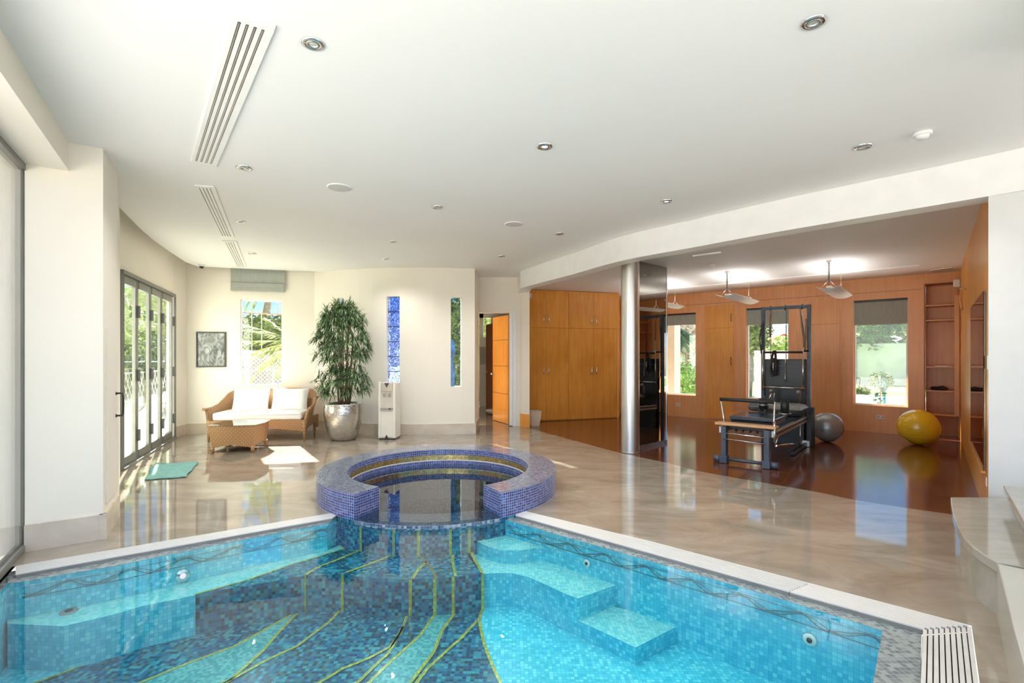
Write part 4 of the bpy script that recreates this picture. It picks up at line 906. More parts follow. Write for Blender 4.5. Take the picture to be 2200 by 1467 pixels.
# ================================================================ PENDANTS
def pendant(x, y, label):
    o = thing('wing_pendant', label, 'pendant light', (x, y, 2.85), math.atan2(U.y, U.x))
    m = MB(); n = 12; R = .26; zc = -.41-.0
    for k in range(n):
        a0 = -.62+1.24*k/n; a1 = -.62+1.24*(k+1)/n
        f = lambda a: (R*math.sin(a), R*math.cos(a)-R)
        (y0, z0), (y1, z1) = f(a0), f(a1)
        m.poly([(-.12, y0, zc-z0*1.0-.03), (1.45, y0, zc-z0-.03), (1.45, y1, zc-z1-.03), (-.12, y1, zc-z1-.03)], sm=True)
    m.build('wing', M_white, o, local=True, solid=.008)
    m = MB().box((.66, 0, zc+.012), (1.35, .07, .035)); m.build('tube_housing', M_white, o, local=True, bevel=.008)
    m = MB().tube([(.1, 0, zc+.034), (1.25, 0, zc+.034)], .010, 8); m.build('tube', mat('fluorescent_tube', (.95, .95, .95), .3, emit=1.2) if 'fluorescent_tube' not in bpy.data.materials else bpy.data.materials['fluorescent_tube'], o, local=True)
    for s in (-1, 1): MB().tube([(0, 0, -.29), (0, s*.10, zc+.01)], .003, 5).build('wire', M_chrome, o, local=True)
    ld_ = bpy.data.lights.new('pendant_uplight', 'AREA'); ld_.shape = 'RECTANGLE'; ld_.size = 1.4; ld_.size_y = .5; ld_.energy = PLE; ld_.color = (1, .97, .93)
    lo_ = bpy.data.objects.new('pendant_uplight', ld_); COL.objects.link(lo_); lo_.parent = o; lo_.location = (.66, 0, zc+.055); lo_.rotation_euler = (PI, 0, 0)
    MB().tube([(1.3, 0, -.0), (1.3, 0, -.29)], .002, 5).build('wire', M_chrome, o, local=True)
    for s in (-1, 1): MB().tube([(1.3, 0, -.29), (1.3, s*.10, zc+.01)], .003, 5).build('wire', M_chrome, o, local=True)
    pts = [(0+.012*math.cos(t*2*PI/8), .012*math.sin(t*2*PI/8), -.03-.27*t/(8*15)) for t in range(8*15+1)]
    MB().tube(pts, .0045, 5).build('coiled_cord', M_dark, o, local=True)
    MB().lathe([(.035, 0), (.035, -.02), (.012, -.035)], (0, 0, 0), 20, cap=True).build('ceiling_rose', M_white, o, local=True)
    MB().tube([(0, 0, -.3), (0, 0, zc+.03)], .004, 5).build('cord_end', M_dark, o, local=True)
    return o
pendant(4.79, 7.46, 'curved white wing pendant nearest the bookcase')
pendant(3.66, 8.40, 'curved white wing pendant above the exercise machine')
pendant(2.56, 9.32, 'curved white wing pendant partly behind the mirror panel')

# ================================================================ SOFA AND TABLE
sf = thing('wicker_sofa', 'two seat light brown wicker sofa under the back window', 'sofa', (-4.27, 8.55, 0), .10)
path = [(-.78, -.37), (-.77, -.2), (-.755, 0), (-.735, .15), (-.70, .27), (-.62, .345), (-.45, .375), (-.2, .385), (0, .388), (.2, .385), (.45, .375), (.62, .345), (.70, .27), (.735, .15), (.755, 0), (.77, -.2), (.78, -.37)]
tz = [.525, .53, .565, .645, .735, .79, .805, .812, .815, .812, .805, .79, .735, .645, .565, .53, .525]
m = MB(); rows = []
for lev in range(5):
    t = lev/4; row = []
    for (x, y), z in zip(path, tz):
        zz = .20+(z-.20)*t; fl_ = .04*t*t*t+(-.02*(1-t)); nx = 1 if x > .1 else (-1 if x < -.1 else 0)
        row.append((x+nx*fl_*(1 if abs(x) > .6 else .3), y+.05*t*t, zz))
    rows.append(m.add(row))
for a, b in zip(rows, rows[1:]):
    for k in range(len(path)-1):
        pts = [m.v[i] for i in (a[k], a[k+1], b[k+1], b[k])]; s0_, s1_ = k*.11, (k+1)*.11
        m.face((a[k], a[k+1], b[k+1], b[k]), [(s0_, pts[0].z), (s1_, pts[1].z), (s1_, pts[2].z), (s0_, pts[3].z)], sm=True)
m.build('backrest', M_wick, sf, local=True, solid=.045)
top = [m.v[i] for i in rows[-1]]; top = [top[0]+Vector((-.05, -.02, .01))]+top+[top[-1]+Vector((.05, -.02, .01))]
MB().tube(top, .024, 8).build('rolled_rim', M_wick, sf, local=True)
m = MB(); xs = [-.74+1.48*k/12 for k in range(13)]
f_ = [(x, -.36-.015*math.cos(x*2), .15+.06*(1-(x/.74)**2)) for x in xs]; g_ = [(x, -.36-.015*math.cos(x*2), .345) for x in xs]
for k in range(12): m.poly([f_[k], f_[k+1], g_[k+1], g_[k]], [(xs[k], f_[k][2]), (xs[k+1], f_[k+1][2]), (xs[k+1], .345), (xs[k], .345)])
m.build('front_apron', M_wick, sf, local=True, solid=.03)
for s in (-1, 1):
    m = MB(); pts = [(s*.765, -.37+.74*k/8, .12+.12*(1-((k-4)/4)**2)) for k in range(9)]
    for k in range(8):
        a, b = pts[k], pts[k+1]; m.poly([a, b, (b[0], b[1], .36), (a[0], a[1], .36)])
    m.build('side_panel', M_wick, sf, local=True, solid=.03)
MB().box((0, 0, .31), (1.46, .70, .05)).build('seat_base', M_wick, sf, local=True)
for (x, y) in ((-.76, -.36), (.76, -.36), (-.72, .34), (.72, .34)):
    MB().tube([(x, y, .0), (x, y, .14), (x*.99, y*.99, .33)], [.016, .024, .03], 10).build('leg', M_wick, sf, local=True)
MB().tube([(.0, -.30, 0), (0, -.32, .2)], [.014, .022], 8).build('leg', M_wick, sf, local=True)
def cushion(name, mtl, parent, c, size, tilt=0, rz=0, puff=.35, local=True):
    m = MB(); n = 12; a, b, d = size[0]/2, size[1]/2, size[2]/2
    R_ = Matrix.Rotation(rz, 3, 'Z') @ Matrix.Rotation(tilt, 3, 'X')
    for sgn in (1, -1):
        g = []
        for i in range(n+1):
            for j in range(n+1):
                u_, v_ = -1+2*i/n, -1+2*j/n
                h = d*((1-abs(u_)**5)*(1-abs(v_)**5))**puff; sh = 1-.04*(abs(u_*v_))**0*(1-max(abs(u_), abs(v_)))
                g.append(Vector(c)+R_ @ Vector((a*u_*(1-.05*(1-v_*v_)*abs(u_)), b*v_*(1-.05*(1-u_*u_)*abs(v_)), sgn*h)))
        ids = m.add(g)
        for i in range(n):
            for j in range(n):
                q = (ids[i*(n+1)+j], ids[(i+1)*(n+1)+j], ids[(i+1)*(n+1)+j+1], ids[i*(n+1)+j+1]); m.face(q if sgn > 0 else q[::-1], sm=True)
    return m.build(name, mtl, parent, local=local)
sc_ = tag(MB().box((0, 0, 0), (1.42, .66, .13)).build('seat_cushion', M_cush, bevel=.035), 'long white seat cushion on the wicker sofa', 'cushion'); sc_.location = sf.location+Vector((.0, -.03, .405)); sc_.rotation_euler = (0, 0, .10)
MB().tube([(-.67, -.332, .03), (.67, -.332, .03)], .006, 6).build('piping', M_cush, sc_, local=True)
for x, lb in ((-.31, 'square white back cushion nearer the coffee table end of the sofa'), (.35, 'square white back cushion nearer the potted plant end of the sofa')):
    o = tag(cushion('back_cushion', M_cush, None, (0, 0, 0), (.62, .42, .17), tilt=PI/2-.28), lb.replace('nearer the coffee table end of the sofa', 'on the framed picture side of the sofa').replace('nearer the potted plant end of the sofa', 'on the potted plant side of the sofa'), 'cushion')
    w = Matrix.Rotation(.10, 3, 'Z') @ Vector((x, .17, .635)); o.location = sf.location+w; o.rotation_euler = (0, 0, .10)
# coffee table
tb = thing('wicker_table', 'low brown wicker coffee table with a glass top', 'coffee table', (-4.10, 7.44, 0), .13)
def ringp(z, k_): return [(-.315*k_, -.30*k_, z), (0, -.335*k_, z), (.315*k_, -.30*k_, z), (.345*k_, 0, z), (.315*k_, .30*k_, z), (0, .335*k_, z), (-.315*k_, .30*k_, z), (-.345*k_, 0, z)]
m = MB(); r1 = ringp(.395, 1.0); r0 = ringp(.07, .90)
r0 = [(x, y, .07 if k % 2 == 0 else .125) for k, (x, y, z) in enumerate(r0)]
per = 0
for k in range(8):
    j = (k+1) % 8; L_ = (Vector(r1[k])-Vector(r1[j])).length
    m.poly([r0[k], r0[j], r1[j], r1[k]], [(per, r0[k][2]), (per+L_, r0[j][2]), (per+L_, .395), (per, .395)]); per += L_
m.poly(r1); m.build('woven_body', M_wick, tb, local=True)
for k in (0, 2, 4, 6):
    x, y = ringp(0, .87)[k][:2]; MB().tube([(x, y, 0), (x*1.0, y*1.0, .1)], [.022, .028], 10).build('leg', M_wick, tb, local=True)
m = MB(); m.prism([(p[0], p[1]) for p in ringp(0, 1.02)], .397, .407); m.build('glass_top', M_tabglass, tb, local=True)
m = MB(); rr = [(p[0], p[1], .397) for p in ringp(0, 1.02)]; m.tube(rr+[rr[0]], .006, 6); m.build('rim', M_stem, tb, local=True)
# towel
tw = [F(*p) for p in ((331, 999), (380, 996), (427, 993), (414, 1009), (399, 1026), (350, 1029), (311, 1032), (318, 1015))]
m = MB(); n = 10; rows = []
a0, a1, b1, b0 = tw[0], tw[2], tw[4], tw[6]
g = []
for i in range(n+1):
    for j in range(n+1):
        q = a0.lerp(a1, i/n).lerp(b0.lerp(b1, i/n), j/n); g.append(q+Vector((.012*math.sin(j*1.3), .012*math.sin(i*1.1+j), .008+.006*(math.sin(i*2.1+j*.7)+1)*(.3+.7*math.sin(j/n*PI)))))
ids = m.add(g)
for i in range(n):
    for j in range(n): m.face((ids[i*(n+1)+j], ids[(i+1)*(n+1)+j], ids[(i+1)*(n+1)+j+1], ids[i*(n+1)+j+1]), sm=True)
tag(m.build('bath_mat', M_towel, solid=.008), 'crumpled teal towel mat on the marble by the folding doors', 'mat')

# picture, blind over sofa wall
def sp3(s, z, dep): n = Vector((-sd.y, sd.x)); return Vector((A_.x+sd.x*s-n.x*dep, A_.y+sd.y*s-n.y*dep, z))
sa, sb_ = s2(422.5, A_, sd), s2(486, A_, sd); ym = (A_+sd*((sa+sb_)/2)).y; zt_, zb_ = ZZ(713, ym), ZZ(788.5, ym)
o = thing('framed_picture', 'black framed black and white tree picture left of the sofa', 'picture', sp3((sa+sb_)/2, zb_, 0))
w_, h_ = sb_-sa, zt_-zb_; dx = (sd.x, sd.y, 0)
m = MB()
for s_, z_, ww, hh in ((sa+.012, (zt_+zb_)/2, .024, h_), (sb_-.012, (zt_+zb_)/2, .024, h_)): m.box(sp3(s_, z_, .016), (ww, .03, hh), dx)
for z_ in (zb_+.012, zt_-.012): m.box(sp3((sa+sb_)/2, z_, .016), (w_-.048, .03, .024), dx)
m.build('frame', M_dark, o)
M_art, t_, b_ = newmat('grey_tree_print')
tc_ = N(t_, 'ShaderNodeTexCoord'); mp_ = N(t_, 'ShaderNodeMapping'); mp_.inputs['Scale'].default_value = (5, 5, 3.0); no_ = N(t_, 'ShaderNodeTexNoise'); no_.inputs['Scale'].default_value = 1.7; no_.inputs['Detail'].default_value = 7; no_.inputs['Distortion'].default_value = 2.2
rp_ = N(t_, 'ShaderNodeValToRGB'); rp_.color_ramp.elements[0].position = .38; rp_.color_ramp.elements[0].color = (.02, .025, .025, 1); rp_.color_ramp.elements[1].position = .68; rp_.color_ramp.elements[1].color = (.45, .47, .47, 1)
t_.links.new(tc_.outputs['Object'], mp_.inputs[0]); t_.links.new(mp_.outputs[0], no_.inputs['Vector']); t_.links.new(no_.outputs[0], rp_.inputs[0]); t_.links.new(rp_.outputs[0], b_.inputs['Base Color']); b_.inputs['Roughness'].default_value = .2
MB().box(sp3((sa+sb_)/2, (zt_+zb_)/2, .010), (w_-.046, .008, h_-.046), dx).build('print', M_art, o)
m = MB(); m.tube([sp3(sa+.35*w_, zb_+.03, .018), sp3(sa+.42*w_, zb_+.3*h_, .018), sp3(sa+.40*w_, zb_+.6*h_, .018), sp3(sa+.46*w_, zt_-.03, .018)], [.03, .022, .02, .012], 8); 
for v in m.v: pass
sa, sb_ = s2(497.5, A_, sd), s2(613.5, A_, sd); cs = (sa+sb_)/2; w_ = sb_-sa; ym = (A_+sd*cs).y; zb_ = ZZ(626, ym-.05)
o = thing('roman_blind', 'pale grey folded blind above the sofa window', 'blind', sp3(cs, 3.1, .05))
MB().box(sp3(cs, (3.15+zb_+.16)/2, .05), (w_, .014, 3.15-zb_-.16), dx).build('cloth', M_blind, o)
for q in range(2): MB().box(sp3(cs, zb_+.115-q*.075, .062-.004*q), (w_, .035, .085), dx).build('fold', M_blind, o, bevel=.012)
MB().box(sp3(cs, 3.13, .04), (w_, .06, .04), dx).build('headrail', M_alu, o)

# ================================================================ PLANT
pc = Vector((-2.85, 8.34, 0))
pt = thing('silver_planter', 'hammered silver round plant pot beside the water cooler', 'planter', pc)
MB().lathe([(.17, 0), (.20, .01), (.245, .10), (.29, .25), (.315, .42), (.318, .52), (.308, .60), (.312, .615), (.300, .615), (.29, .56), (.29, .50)], (0, 0, 0), 56).build('bowl', M_silver, pt, local=True)
MB().lathe([(.292, .53), (1e-4, .55)], (0, 0, 0), 40).build('soil', M_soil, pt, local=True)
pp = thing('potted_palm', 'tall bushy green indoor palm with layered drooping leaves', 'plant', pc+Vector((0, 0, .55)))
rnd = random.Random(11)
canes = []
for k in range(8):
    a = k*2*PI/8+rnd.uniform(-.3, .3); r = rnd.uniform(.03, .11); h = rnd.choice([.55, .8, 1.0, 1.2, 1.4, 1.6])
    x, y = r*math.cos(a), r*math.sin(a); x2, y2 = x*2.2, y*2.2
    MB().tube([(x, y, 0), ((x+x2)/2, (y+y2)/2, h*.5), (x2, y2, h)], [.018, .015, .01], 7).build('cane', M_stem, pp, local=True); canes.append((x2, y2, h))
def blade(m, p, d, L_, w, droop, n=4):
    d = d.normalized(); side = d.cross(Vector((0, 0, 1)));
    if side.length < .1: side = Vector((1, 0, 0))
    side.normalize(); pts = []; q = p.copy(); dr = d.copy()
    for k in range(n+1):
        ww = w*(1-abs(2*k/n-.8)**2*.6)*(1 if k < n else .1); pts.append((q-side*ww/2, q+side*ww/2)); q = q+dr*(L_/n); dr = (dr+Vector((0, 0, -droop/n))).normalized()
    for (a, b), (c, d_) in zip(pts, pts[1:]): m.poly([a, b, d_, c], sm=True)
m = MB()
def rad(z):  # crown envelope
    for z0, z1, r0, r1 in ((0.02, .16, .28, .42), (.16, .50, .44, .40), (.50, .64, .30, .26), (.64, .95, .42, .45), (.95, 1.30, .45, .42), (1.30, 1.5, .38, .28), (1.5, 1.85, .18, .06)):
        if z0 <= z < z1: return r0+(r1-r0)*(z-z0)/(z1-z0)
    return .05
for k in range(330):
    z = rnd.choice([rnd.uniform(.12, .60), rnd.uniform(.66, 1.40), rnd.uniform(.66, 1.40), rnd.uniform(1.3, 1.62)])
    a = rnd.uniform(0, 2*PI); R_ = rad(z)*math.sqrt(rnd.uniform(.12, 1))*.98
    c = Vector((R_*math.cos(a), R_*math.sin(a), z+.10)); out = Vector((math.cos(a), math.sin(a), rnd.uniform(.1, .9)))
    nl = rnd.randint(8, 12)
    for q in range(nl):
        aa = q*2*PI/nl+rnd.uniform(-.2, .2); t1 = out.cross(Vector((0, 0, 1))).normalized(); t2 = out.cross(t1).normalized()
        d = out.normalized()*.55+t1*math.cos(aa)*.9+t2*math.sin(aa)*.7; blade(m, c, d, rnd.uniform(.14, .23), rnd.uniform(.015, .022), rnd.uniform(1.3, 2.4), 4)
for (x, y, h) in [(.22, 0, 1.52), (-.02, .02, 1.72), (.15, .1, 1.45), (-.42, -.1, .42), (-.44, .0, .15)]:
    for q in range(10): aa = q*2*PI/10; blade(m, Vector((x, y, h)), Vector((math.cos(aa), math.sin(aa), .7)), .2, .016, 2.0, 5)
fo = m.build('foliage', M_leaf, pp, local=True)

# ================================================================ WATER COOLER
wc_ = thing('water_cooler', 'ivory floor standing water cooler against the curved wall', 'water cooler', (-2.10, 8.47, 0), -.06)
def wb(name, c, size, mt, bv=.0, par=None): return MB().box(c, size).build(name, mt, par or wc_, local=True, bevel=bv)
wb('cabinet', (0, 0, .44), (.295, .30, .84), M_cool, .012)
for s in (-1, 1): wb('side_rail', (s*.125, -.148, .50), (.045, .03, .95), M_cool, .008)
wb('upper_body', (0, .01, .90), (.29, .26, .12), M_cool, .02)
wb('top_panel', (0, -.15, .885), (.20, .03, .15), mat('beige_plastic', (.55, .49, .40), .35), .01)
wb('tap_panel', (0, -.146, .68), (.20, .012, .26), mat('beige_plastic2', (.62, .57, .49), .35), .004)
m = MB().prism([(-.04, 0), (.04, 0), (0, -.075)], 0, .006); m.v = [Vector((v.x, -.166-v.z, .955+v.y)) for v in m.v]; m.build('triangle_badge', mat('navy_badge', (.06, .06, .12), .3), wc_, local=True)
for x in (-.045, .045):
    t = MB(); t.tube([(x, -.15, .78), (x, -.185, .775), (x+.012, -.19, .72)], [.016, .017, .010], 8); t.build('tap', M_coolg, wc_, local=True)
wb('drip_tray', (0, -.17, .525), (.20, .06, .035), M_coolg, .005)
wb('switch', (.06, -.20, .525), (.03, .008, .02), M_dark)
wb('lower_door', (0, -.158, .26), (.21, .02, .44), M_cool, .012)
m = MB().prism([(-.04, 0), (.04, 0), (0, .09)], 0, .006); m.v = [Vector((v.x, -.1695-v.z, .0+v.y)) for v in m.v]; m.build('foot_notch', M_dark, wc_, local=True)
wb('plinth', (0, .0, .010), (.27, .27, .02), M_dark)
MB().tube([(-.15, .02, .44), (-.19, .03, .34), (-.20, .04, .24), (-.185, .05, .14), (-.16, .07, .06)], .004, 6).build('power_cord', M_coolg, wc_, local=True)

# waste basket
M_bask = mat('pale_basket_wood', (.60, .47, .34), .6, var=.15, stretch=(14, 14, 1))
wbk = thing('waste_basket', 'light wood waste basket by the tall cabinets', 'waste basket', (.455, 10.02, 0), .1)
m = MB(); b0, t0_, h = .085, .125, .30
lo = [(-b0, -b0), (b0, -b0), (b0, b0), (-b0, b0)]; hi = [(-t0_, -t0_), (t0_, -t0_), (t0_, t0_), (-t0_, t0_)]
for k in range(4): j = (k+1) % 4; m.poly([(lo[k][0], lo[k][1], 0), (lo[j][0], lo[j][1], 0), (hi[j][0], hi[j][1], h), (hi[k][0], hi[k][1], h)])
m.poly([(x, y, .01) for x, y in lo]); m.build('basket_body', M_bask, wbk, local=True, solid=.008)
m = MB(); m.tube([(x, y, h) for x, y in hi+hi[:1]], .007, 6); m.build('rim', M_bask, wbk, local=True)

# ================================================================ GYM ITEMS
def ballo(name, label, c, R_, mt):
    o = thing(name, label, 'exercise ball', (c[0], c[1], 0)); MB().ball((0, 0, R_), R_, 56, 36).build('ball', mt, o, local=True)
    MB().lathe([(1e-4, .003), (.006, .002), (.008, 0)], (0, 0, 0), 12).build('valve', mt, o, local=True)
    v = o.children[1]; n = Vector((-.75, -.62, .22)).normalized(); v.location = Vector((0, 0, R_))+n*R_; v.rotation_euler = n.to_track_quat('Z', 'Y').to_euler(); 
    m = MB()
    for k in range(7):
        zz = R_+R_*(-.45+.15*k); r_ = math.sqrt(max(1e-6, R_*R_-(zz-R_)**2)); m.lathe([(r_+.0002, zz-.002), (r_+.0014, zz), (r_+.0002, zz+.002)], (0, 0, 0), 56)
    m.build('ridge', mt, o, local=True); return o
ballo('exercise_ball', 'silver grey exercise ball beside the exercise tower', (677/1060*8.12, 8.12), .241, M_ball)
ballo('exercise_ball', 'large glossy yellow exercise ball in front of the bookcase', (873/1060*7.85, 7.85), .278, M_yel)
def socket(name, label, c, ex, w=.115, h=.072, n=2, cat='power socket'):
    o = thing(name, label, cat, c); MB().box(c, (w, .008, h), ex).build('plate', M_cool, o, bevel=.003)
    ex = Vector(ex).normalized(); nn = Vector((ex.y, -ex.x, 0))
    for k in range(n): MB().box(Vector(c)+ex*((k-(n-1)/2)*w*.5)+nn*.005, (w*.22, .004, h*.35), ex).build('switch', M_coolg, o)
for px, py, lb in ((1457.5, 868.5, 'white double power socket right of the steel column'), (1891.5, 896, 'white double power socket left of the yellow ball')):
    s = sB(px); yy = (GC+GB*s).y; socket('wall_socket', lb, gp3(s, ZZ(py, yy), -.005), gx)
rs = lambda px: hit(px, p1, U)
socket('wall_socket', 'small white socket under the bronze mirror, farther one', rp3(rs(2087), ZZ(947, (p1+U*rs(2087)).y), .005), (U.x, U.y, 0), .08, .07, 1)
s_ = rs(2121); socket('wall_socket', 'small white socket low at the near end of the wood wall', rp3(s_, ZZ(1035, (p1+U*s_).y), .005), (U.x, U.y, 0), .08, .07, 1)
s_ = rs(2124); socket('light_switch', 'white light switch at the near end of the wood wall', rp3(s_, ZZ(779, (p1+U*s_).y), .006), (U.x, U.y, 0), .075, .115, 1, 'light switch')
# strap on hook
s_ = rs(2077); hk = thing('hanging_strap', 'pale folded strap hanging high on the wood wall', 'strap', rp3(s_, 2.2, .02))
zt2 = ZZ(620, (p1+U*s_).y); zb2 = ZZ(663, (p1+U*s_).y)
a_ = rp3(s_+.1, zt2, .05); b2_ = rp3(s_, zb2, .05); MB().tube([rp3(s_+.1, zt2, .0), a_, rp3(s_+.06, (zt2+zb2)/2, .06), b2_, rp3(s_-.05, zb2+.03, .05)], [.012, .014, .016, .016, .01], 8).build('webbing', M_venf, hk)
MB().tube([rp3(s_+.1, zt2+.01, -.0), rp3(s_+.1, zt2+.01, .07)], .008, 8).build('hook', M_alu, hk)
# things on the shelves
zsh = SHZ[3]; c = gp3(.27, zsh+.03, .12); o = thing('black_bag', 'flat black bag lying on the bookcase shelf', 'bag', (c.x, c.y, zsh))
cushion('body', M_black, o, c, (.24, .20, .06), rz=math.atan2(-GB.y, -GB.x)+0, puff=.3, local=False); MB().tube([c+Vector((.05, -.06, .03)), c+Vector((.0, -.08, .045)), c+Vector((-.05, -.05, .03))], .008, 6).build('handle', M_black, o)
zsh = SHZ[2]; c = gp3(.22, zsh+.006, .10); o = thing('paper_stack', 'thin stack of white paper on the bookcase shelf', 'paper', (c.x, c.y, zsh)); MB().box(c, (.22, .16, .012), gx).build('sheets', M_white, o)
o = thing('metal_clip', 'pair of small pale brackets inside the bookcase', 'bracket', gp3(.03, 1.85, .1))
for z in (ZZ(712, 8.5), ZZ(724, 8.5)): MB().box(gp3(.028, z, .1), (.012, .05, .06), gx).build('plate', M_venf, o)

# ================================================================ REFORMER WITH TOWER
rf = thing('pilates_reformer', 'pilates reformer bench with sprung sliding carriage and steel rails', 'exercise machine', (2.985, 6.33, 0), math.atan2(WD.y, WD.x))
def rb_(name, c, size, mt, bv=.004): return MB().box(c, size).build(name, mt, rf, local=True, bevel=bv)
def rt_(name, pts, r, mt, n=10): return MB().tube(pts, r, n).build(name, mt, rf, local=True)
HW = .257
for s in (-1, 1):
    rb_('leg', (s*HW, .03, .27), (.062, .10, .42), M_slate)
    rt_('foot_roller', [(s*(HW+.04), .02, .047), (s*(HW+.13), .02, .047)], .045, M_slate, 16)
    rb_('leg_clamp', (s*HW, .02, .05), (.09, .12, .09), M_slate)
    rb_('rail', (s*(HW+.06), 1.10, .425), (.055, 2.05, .085), M_alu)
    rb_('rail_groove', (s*(HW+.06+s*0)+s*.0285, 1.10, .43), (.003, 2.03, .02), M_dark, 0)
    rb_('rear_leg', (s*(HW+.02), 2.12, .20), (.05, .06, .40), M_black)
rt_('base_bar', [(-HW, .02, .055), (HW, .02, .055)], .022, M_slate)
rt_('spring_bar', [(-HW, -.01, .40), (HW, -.01, .385)], .011, M_chrome); rt_('spring_bar', [(-HW, .03, .31), (HW, .03, .31)], .008, M_dark); rt_('spring_bar', [(-HW, -.03, .325), (HW, -.03, .31)], .008, M_chrome)
rb_('wooden_platform', (0, .06, .515), (.735, .17, .035), M_wood, .008)
for k in range(5):
    x = -.15+k*.085; m = MB(); pts = [(x+.014*math.cos(t*PI/3), .12+t*.004, .44+.014*math.sin(t*PI/3)) for t in range(60)]; m.tube(pts, .004, 4); m.build('spring', M_dark, rf, local=True)
    rt_('spring_knob', [(x+.03, -.02, .435), (x+.03, .06, .435)], .016, M_dark, 12)
rb_('spring_beam', (0, .10, .465), (.5, .03, .05), M_dark)
rt_('footbar', [(-HW-.08, .10, .83), (HW+.06, .10, .83)], .024, M_dark, 14)
for s in (-1, 1): rt_('footbar_arm', [(s*(HW+.07), .10, .83), (s*(HW+.045), .16, .52), (s*(HW+.05), .16, .42)], .012, M_chrome)
rt_('side_lever', [(HW+.09, .0, .60), (HW+.09, .0, .28)], .012, M_chrome); rt_('side_lever', [(HW+.09, .0, .28), (HW+.12, .05, .42)], .008, M_chrome)
rb_('carriage_pad', (.02, .58, .575), (.56, .68, .055), M_bpad, .015); rb_('carriage_frame', (.02, .58, .525), (.54, .62, .03), M_black)
rb_('shoulder_block_base', (-.02, .98, .62), (.10, .10, .06), M_black)
rt_('shoulder_block', [(-.02, .98, .62), (-.02, .98, .80)], .055, M_black, 16); rt_('shoulder_block_ring', [(-.02, .98, .70), (-.02, .98, .715)], .07, M_alu, 16)
rt_('shoulder_block', [(.26, .98, .60), (.26, .98, .79)], .055, M_black, 16)
rt_('standing_ring', [(.26, .98, .60), (.26, .98, .61)], .085, M_alu, 16)
cushion('head_pad', mat('grey_vinyl', (.30, .32, .31), .35), rf, (.10, 1.68, .62), (.58, .60, .13), puff=.25)
cushion('small_pad', mat('grey_vinyl_dark', (.14, .15, .15), .35), rf, (-.14, 1.22, .66), (.24, .26, .14), puff=.3)
for s, x in ((-1, -.13), (1, .25)):
    rt_('pulley_post', [(x, 2.0, .60), (x, 1.98, .80), (x, 1.94, .86), (x, 1.90, .84)], [.018, .02, .028, .02], M_alu)
rt_('strap_hook', [(.12, .70, .80), (.14, .72, .88), (.18, .74, .90), (.17, .72, .80)], .008, M_chrome)
rt_('floor_bar', [(HW+.08, .12, .28), (HW+.08, 2.1, .06)], .012, M_chrome); rb_('base_rail', (HW+.07, 1.6, .035), (.05, 1.0, .05), M_black)
rt_('side_post', [(HW+.09, 1.55, .06), (HW+.09, 1.55, .42)], .007, M_chrome)
rb_('end_cap', (HW+.08, 2.08, .05), (.10, .10, .09), M_alu)
rb_('rear_box', (0.0, 2.12, .22), (.60, .07, .44), M_black); rb_('side_cover', (HW+.12, 2.17, .26), (.06, .22, .52), M_black)
# tower
tw_ = thing('exercise_tower', 'tall dark steel tower frame standing at the end of the pilates bench', 'exercise tower', (rf.matrix_basis @ Vector((0, 2.30, 0))), math.atan2(WD.y, WD.x))
def tb_(name, c, size, mt, bv=.003): return MB().box(c, size).build(name, mt, tw_, local=True, bevel=bv)
def tt_(name, pts, r, mt, n=10): return MB().tube(pts, r, n).build(name, mt, tw_, local=True)
PW = .335
for s in (-1, 1):
    tb_('post', (s*PW, 0, 1.115), (.052, .055, 2.23), M_slate)
    for z in (.72, 1.05, 1.40, 1.85): tt_('bolt', [(s*PW, -.027, z), (s*PW, -.040, z)], .010, M_dark, 8)
tb_('cross_beam', (0, 0, 2.20), (2*PW-.052, .05, .055), M_slate)
for x in (-.22, 0, .24): tt_('eye_bolt', [(x, 0, 2.24), (x, -.03, 2.16)], .012, M_dark, 8)
tb_('mat_board', (.01, -.06, .68), (.60, .05, 1.36), M_black, .01)
tb_('board_band', (.01, -.088, 1.245), (.58, .006, .015), M_slate, 0)
tb_('side_panel', (PW+.055, -.05, .30), (.05, .14, .60), M_black)
zt_a, zb_a = 1.47, .90
ya = -.17
tt_('push_bar', [(-.29, ya, zt_a), (.28, ya, zt_a)], .018, M_dark); tt_('push_bar', [(-.31, ya, zb_a), (.30, ya, zb_a)], .014, M_chrome)
for x in (-.30, .28): tt_('bar_arm', [(x, ya, zb_a-.05), (x, ya, zt_a+.04)], .011, M_chrome)
tt_('bar_bracket', [(-PW, 0, 1.49), (-.29, ya, 1.49)], .015, M_dark); tt_('bar_bracket', [(PW, 0, 1.49), (.28, ya, 1.49)], .015, M_dark)
def coil(name, a, b, r, mt, turns=30, w=.003):
    a = Vector(a); b = Vector(b); n = turns*6; pts = [a.lerp(b, t/n)+Vector((r*math.cos(t*PI/3), r*math.sin(t*PI/3), 0)) for t in range(n+1)]; tt_(name, pts, w, mt, 4)
tt_('strap', [(-.20, -.05, 2.17), (-.21, -.06, 2.05), (-.215, -.06, 1.85), (-.21, -.06, 1.72)], [.010, .018, .018, .014], M_stem); coil('spring', (-.205, -.06, 1.72), (-.20, -.10, 1.40), .012, M_chrome, 26)
tt_('strap', [(.22, -.05, 2.17), (.25, -.07, 1.9), (.28, -.08, 1.7), (.29, -.10, 1.55)], [.010, .016, .020, .018], M_stem); coil('spring', (.24, -.05, 2.12), (.31, -.08, 1.65), .014, M_chrome, 30)
tt_('strap', [(.31, -.10, 2.0), (.31, -.12, 1.7), (.30, -.12, 1.5)], .010, M_stem)
coil('spring', (-.32, -.05, 2.0), (-.33, -.06, 1.5), .010, M_dark, 30); tt_('rope', [(-.34, -.06, 1.95), (-.37, -.08, 1.7), (-.35, -.06, 1.45)], .008, M_dark); tt_('rope', [(-.34, -.03, 1.2), (-.30, -.05, .95), (-.30, -.05, .75)], .008, M_dark)
